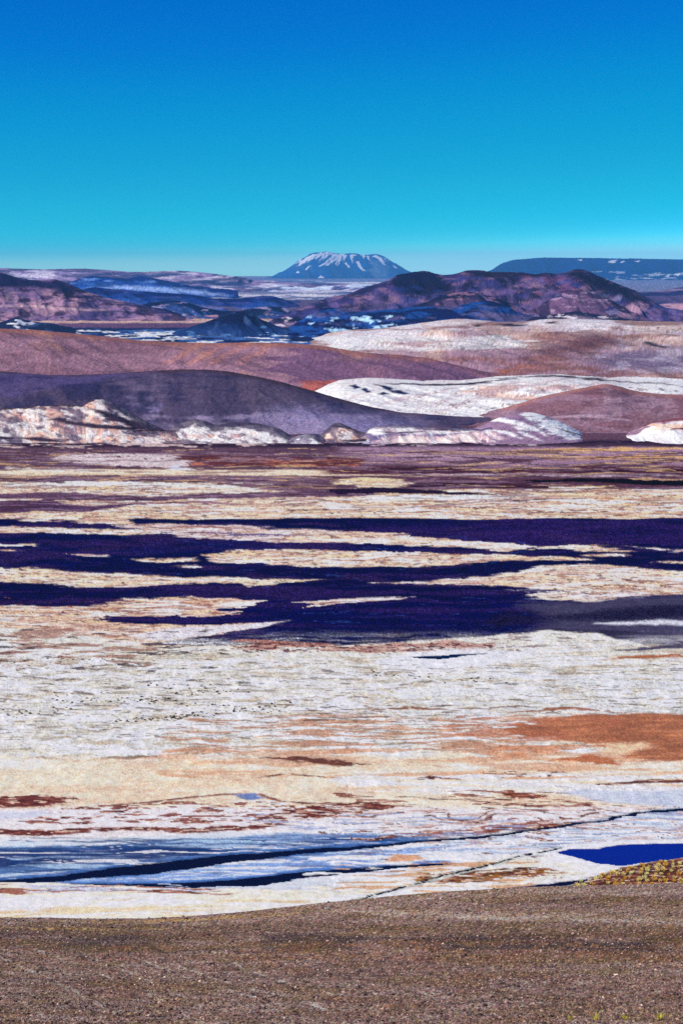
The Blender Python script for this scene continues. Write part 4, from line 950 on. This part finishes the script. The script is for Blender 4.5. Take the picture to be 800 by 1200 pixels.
for y0, y1, col, op in ((1083, 1094, (112, 88, 66), .6), (1096, 1116, (52, 44, 46), .8), (1116, 1126, (150, 108, 96), .5), (1150, 1210, (164, 136, 132), .5)):
    w = 5 * fbm(FXa / 120, Ya / 20, int(y0), 3)
    s.blend(smooth(y0 - 4, y0 + 4, Ya + w) * (1 - smooth(y1 - 4, y1 + 4, Ya + w)) * op * smooth(-.5, .1, fbm(FXa / 90, Ya / 10, int(y1), 3)), col)
s.streak([(380, 1068), (480, 1070), (600, 1076), (700, 1077), (800, 1080), (900, 1084)], [1, 2.4, 3, 3, 3.4, 3], (206, 172, 160), soft=2.5, op=.85)
s.streak([(560, 1058), (700, 1054), (860, 1056)], 3, (112, 86, 62), soft=2, op=.7)
s.streak([(60, 1079), (180, 1080), (300, 1074), (400, 1066)], 1.2, (196, 150, 90), soft=1, op=.8)
s.streak([(-40, 1088), (120, 1089), (240, 1086)], 1.0, (190, 150, 96), soft=1, op=.6)
TRK = [[(-30, 1150), (30, 1178), (70, 1204)], [(-10, 1118), (50, 1142), (100, 1168), (160, 1204)], [(40, 1112), (90, 1128), (150, 1154), (200, 1180), (240, 1204)],
       [(96, 1118), (150, 1138), (206, 1164), (250, 1190), (270, 1204)], [(150, 1118), (210, 1142), (280, 1166), (330, 1180)], [(200, 1130), (260, 1150), (330, 1168), (400, 1190)], [(-30, 1184), (10, 1204)], [(250, 1120), (330, 1150), (420, 1176), (480, 1204)]]
for tr in TRK:
    s.streak(tr, [.9] * len(tr), (226, 200, 186), soft=1.0, wx=3, wy=1.2, op=.8, ax=.7, hole=.3)
s.spots((300, 900, 1100, 1130), (168, 120, 84), 9, 2.0, .3, .1, .7)
s.spots((-60, 900, 1080, 1210), (58, 46, 48), 12, 2.2, .34, .08, .7)
s.spots((400, 900, 1140, 1190), (176, 150, 140), 16, 2.0, .32, .08, .7)
s.spots((-60, 900, 1040, 1210), (122, 96, 52), 60, 5, .1, .2, .5)
s.spots((-60, 900, 1090, 1210), (132, 84, 66), 50, 5, .2, .2, .35)
s.grain(.5, .30, 421, 3); s.grain(2.2, .22, 423, 3); s.grit(.5, 425)
s.rgb = .16 * (s.rgb / .16) ** 1.15 * np.array([.86, .87, .72])
s.rgb = np.clip(s.rgb, .004, .7)
sheet(np.stack([Xall, Dall, Zall], -1), s.rgb, s.kind, {0: dict(name='stony_slope', mat=M_SLOPE, kind='structure', label='brown stony slope across the bottom of the picture', cat='slope')})

# loose stones on it, far past counting
rng = np.random.default_rng(5)
NS = 60000
sx = rng.uniform(-60, 860, NS); stt = rng.uniform(0, 1, NS) ** .9
sD, sZ, _ = slope_point(sx, stt)
def slope_height(x, t):
    """ground height at a column and row of the near slope"""
    i = np.clip(t * (len(ft) - 1), 0, len(ft) - 1.001); j = np.clip(np.interp(x, fx, np.arange(len(fx))), 0, len(fx) - 1.001)
    i0, j0 = i.astype(int), j.astype(int); a, b = i - i0, j - j0
    return (Z[i0, j0] * (1 - a) * (1 - b) + Z[i0 + 1, j0] * a * (1 - b) + Z[i0, j0 + 1] * (1 - a) * b + Z[i0 + 1, j0 + 1] * a * b)
gz = slope_height(sx, stt)
size = (0.03 + 0.06 * rng.random(NS) ** 3 + .12 * rng.random(NS) ** 24) * (0.5 + sD / 150)
octa = np.array([(1, 0, 0), (0, 1, 0), (-1, 0, 0), (0, -1, 0), (0, 0, .7), (0, 0, -.5)], float)
of = np.array([(0, 1, 4), (1, 2, 4), (2, 3, 4), (3, 0, 4), (1, 0, 5), (2, 1, 5), (3, 2, 5), (0, 3, 5)])
ang = rng.uniform(0, 6.28, NS)
jit = octa[None] * (0.7 + 0.6 * rng.random((NS, 6, 1)))
vx = jit[..., 0] * np.cos(ang)[:, None] - jit[..., 1] * np.sin(ang)[:, None]
vy = jit[..., 0] * np.sin(ang)[:, None] + jit[..., 1] * np.cos(ang)[:, None]
SV = np.stack([((sx - CX) * sD / F)[:, None] + vx * size[:, None], sD[:, None] + vy * size[:, None], gz[:, None] + jit[..., 2] * size[:, None] + .01], -1)
pal = np.array([albedo(q) for q in ((84, 66, 66), (104, 84, 80), (176, 146, 134), (140, 112, 106), (50, 38, 42), (222, 196, 180))])
pick = rng.choice(6, NS, p=[.3, .24, .13, .19, .13, .01])
SC = np.repeat(pal[pick][:, None], 6, 1)
mesh_obj('loose_stones', SV.reshape(-1, 3), (of[None] + 6 * np.arange(NS)[:, None, None]).reshape(-1, 3), M_SLOPE, SC.reshape(-1, 3), smooth_shade=False,
         kind='stuff', label='loose brown and grey stones strewn over the near slope', cat='stones')

# short dry straw between the stones
def blades(cx, cy, cz, n, r, hgt, wid, rng, lean=.6):
    a = rng.uniform(0, 6.283, n); q = r * np.sqrt(rng.random(n)) * .5
    bx, by = cx + q * np.cos(a), cy + q * np.sin(a)
    L = hgt * rng.uniform(.6, 1.1, n); le = lean * rng.uniform(.2, 1.2, n)
    tx, ty, tz = bx + np.cos(a) * le * L, by + np.sin(a) * le * L, cz + L * np.sqrt(np.clip(1 - (le * .7) ** 2, .1, 1))
    mx_, my_, mz_ = bx + np.cos(a) * le * L * .4, by + np.sin(a) * le * L * .4, cz + (tz - cz) * .62
    b = rng.uniform(0, 6.283, n); ox, oy = np.cos(b) * wid, np.sin(b) * wid
    Vv = np.stack([np.stack([bx - ox, by - oy, cz + 0 * bx - .02], -1), np.stack([bx + ox, by + oy, cz + 0 * bx - .02], -1),
                   np.stack([mx_ + ox * .8, my_ + oy * .8, mz_], -1), np.stack([mx_ - ox * .8, my_ - oy * .8, mz_], -1), np.stack([tx, ty, tz], -1)], 1)
    o = 5 * np.arange(n)[:, None]
    Fc = np.concatenate([o + np.array([[0, 1, 2]]), o + np.array([[0, 2, 3]]), o + np.array([[3, 2, 4]])])
    return Vv.reshape(-1, 3), Fc
M_STRAW = plain_mat('dry straw', (166, 138, 98), .9, .35, 2.0)
VV, FF, off = [], [], 0
NT = 2600
tx_ = rng.uniform(-60, 860, NT); tt_ = rng.uniform(0, 1, NT)
keep = fbm(tx_ / 60, tt_ * 9, 431, 3) > -.05
tx_, tt_ = tx_[keep], tt_[keep]
tD, _, _ = slope_point(tx_, tt_); tz_ = slope_height(tx_, tt_)
for x, D_, z_ in zip(tx_, tD, tz_):
    k = .5 + D_ / 160
    a_, b_ = blades((x - CX) * D_ / F, D_, z_, 6, .16 * k, .13 * k, .012 * k, rng, .8)
    VV.append(a_); FF.append(b_ + off); off += len(a_)
mesh_obj('straw', np.concatenate(VV), np.concatenate(FF), M_STRAW, kind='stuff', smooth_shade=False, label='sparse dry straw tufts sprinkled over the near slope', cat='straw')

# ------------------------------------------------------------------ plants
def grass_mat(name, c0, c1):
    m = bpy.data.materials.new(name); m.use_nodes = True
    N, L = m.node_tree.nodes, m.node_tree.links
    b = N['Principled BSDF']; b.inputs['Roughness'].default_value = .8; b.inputs['Specular IOR Level'].default_value = .2
    oi = N.new('ShaderNodeObjectInfo'); cr = N.new('ShaderNodeValToRGB')
    cr.color_ramp.elements[0].color = (*albedo(c0), 1); cr.color_ramp.elements[1].color = (*albedo(c1), 1)
    L.new(oi.outputs['Random'], cr.inputs[0]); L.new(cr.outputs[0], b.inputs['Base Color'])
    return m
M_TUSS = grass_mat('yellow tussock grass', (214, 160, 50), (252, 232, 160))
M_SHRUB = grass_mat('dark shrub', (58, 48, 42), (104, 86, 68))
M_TUFT = grass_mat('fresh yellow grass', (196, 186, 60), (216, 206, 90))

def plain_height(x, y):
    """surface point of the plain under a photograph column and ground row"""
    i = int(np.argmin(np.abs(ys - y))); j = int(np.argmin(np.abs(xs - x)))
    return PLAIN_P[i, j]

def clump_mesh(name, n, r, hgt, wid, seed, lean=.7):
    g = np.random.default_rng(seed)
    a_, b_ = blades(0, 0, 0, n, r, hgt, wid, g, lean)
    me_o = mesh_obj(name, a_, b_, M_TUSS, smooth_shade=False)
    me = me_o.data; bpy.data.objects.remove(me_o)
    return me
def place(name, me, mat, loc, rz, sc, label, cat, group):
    o = bpy.data.objects.new(name, me); COL.objects.link(o)
    o.location = loc; o.rotation_euler = (0, 0, rz); o.scale = (sc, sc, sc)
    return tag(o, label, cat, group)

tuss = [clump_mesh('tussock', 90, .8, .62, .05, 50 + k, .62) for k in range(4)]
spots_ = []
for yy in np.arange(1007, 1052, 4.1):
    for xx in np.arange(672, 850, 8.8):
        x_, y_ = xx + rng.uniform(-2.6, 2.6) + (yy * 1.9 % 8.8), yy + rng.uniform(-.9, .9)
        top = np.interp(x_, [640, 680, 700, 730, 765, 800, 900], [1046, 1036, 1028, 1018, 1012, 1007, 1003])
        if y_ > top + .3 and rng.random() < .72 + .2 * (x_ > 720) or (y_ > top - 5 and rng.random() < .1 and x_ < 720): spots_.append((x_, y_))
first = None
for i, (x_, y_) in enumerate(spots_[:300]):
    p = plain_height(x_, y_)
    place('tussock', tuss[i % 4], M_TUSS, (p[0], p[1], p[2] - .03), rng.uniform(0, 6.28), rng.uniform(.55, 1.35),
          'yellow grass tussock on the bank below the blue pond', 'grass tussock', 'tussocks on the grass bank')

def shrub_mesh(seed):
    g = np.random.default_rng(seed)
    n = 34
    u = g.normal(size=(n, 3)); u /= np.linalg.norm(u, axis=1)[:, None]; u[:, 2] = np.abs(u[:, 2])
    ctr = u * g.uniform(.35, 1, (n, 1)) * np.array([.5, .5, .42]) + np.array([0, 0, .04])
    tri = ctr[:, None] + g.normal(size=(n, 3, 3)) * .17
    o = mesh_obj('shrub', tri.reshape(-1, 3), np.arange(n * 3).reshape(-1, 3), M_SHRUB, smooth_shade=False)
    me = o.data; bpy.data.objects.remove(o); return me
shr = [shrub_mesh(70 + k) for k in range(4)]
cnt = 0
lines = [((130, 846), (225, 840), 40), ((200, 842), (330, 826), 60), ((0, 838), (90, 830), 24), ((50, 822), (210, 820), 40), ((190, 812), (300, 808), 24), ((0, 776), (140, 771), 26), ((110, 800), (250, 806), 20), ((430, 790), (600, 800), 26), ((60, 812), (330, 834), 40)]
for (xa, ya), (xb, yb), n_ in lines:
    for _ in range(n_):
        q = rng.random(); x_ = xa + (xb - xa) * q + rng.normal() * 4; y_ = ya + (yb - ya) * q + rng.normal() * 2.2
        p = plain_height(x_, y_)
        near_dense = 'low dark shrub dotting the grey salt crust' if y_ > 783 or x_ > 200 else 'low dark shrub on the pink crust at the left edge'
        grp = 'shrubs on the grey salt crust' if y_ > 783 or x_ > 200 else 'shrubs on the pink crust'
        place('shrub', shr[cnt % 4], M_SHRUB, (p[0], p[1], p[2] - .03), rng.uniform(0, 6.28), rng.uniform(.4, .95), near_dense, 'shrub', grp); cnt += 1

tuft = []
for k in range(3):
    g = np.random.default_rng(90 + k); a_, b_ = blades(0, 0, 0, 34, .22, .34, .012, g, .7)
    o = mesh_obj('grass_tuft', a_, b_, M_TUFT, smooth_shade=False); tuft.append(o.data); bpy.data.objects.remove(o)
for i, (x_, sc, lb) in enumerate(((668, .8, 'small yellow grass tuft at the bottom edge, leftmost of four'), (697, 1.1, 'wide yellow grass tuft at the bottom edge, second from left'),
                                  (732, .8, 'thin yellow grass tuft at the bottom edge, third from left'), (772, 1.2, 'tall yellow grass tuft nearest the bottom right corner'))):
    tq = np.array([.062]); zz = slope_height(np.array([float(x_)]), tq)[0]; dd = float(slope_point(np.array([float(x_)]), tq)[0][0])
    place('grass_tuft', tuft[i % 3], M_TUFT, ((x_ - CX) * dd / F, dd, zz - .02), i * 1.3, sc, lb, 'grass tuft', 'yellow tufts at the bottom edge')

# ------------------------------------------------------------------ the thin blue air
hv = np.array([(x, y, z) for z in (-14, 760) for (x, y) in ((-17000, -3000), (17000, -3000), (17000, 47500), (-17000, 47500))], float)
hf = np.array([(3, 2, 1, 0), (4, 5, 6, 7), (0, 1, 5, 4), (1, 2, 6, 5), (2, 3, 7, 6), (3, 0, 4, 7)])
mh = bpy.data.materials.new('blue air'); mh.use_nodes = True
N, L = mh.node_tree.nodes, mh.node_tree.links
N.clear(); vo = N.new('ShaderNodeVolumePrincipled'); om = N.new('ShaderNodeOutputMaterial'); L.new(vo.outputs[0], om.inputs['Volume'])
vo.inputs['Color'].default_value = (0.12, 0.50, 1.0, 1); vo.inputs['Density'].default_value = 2.3e-5; vo.inputs['Anisotropy'].default_value = 0.0
mesh_obj('haze', hv, hf, mh, smooth_shade=False, kind='stuff', label='thin blue haze in front of the far mountains', cat='haze')
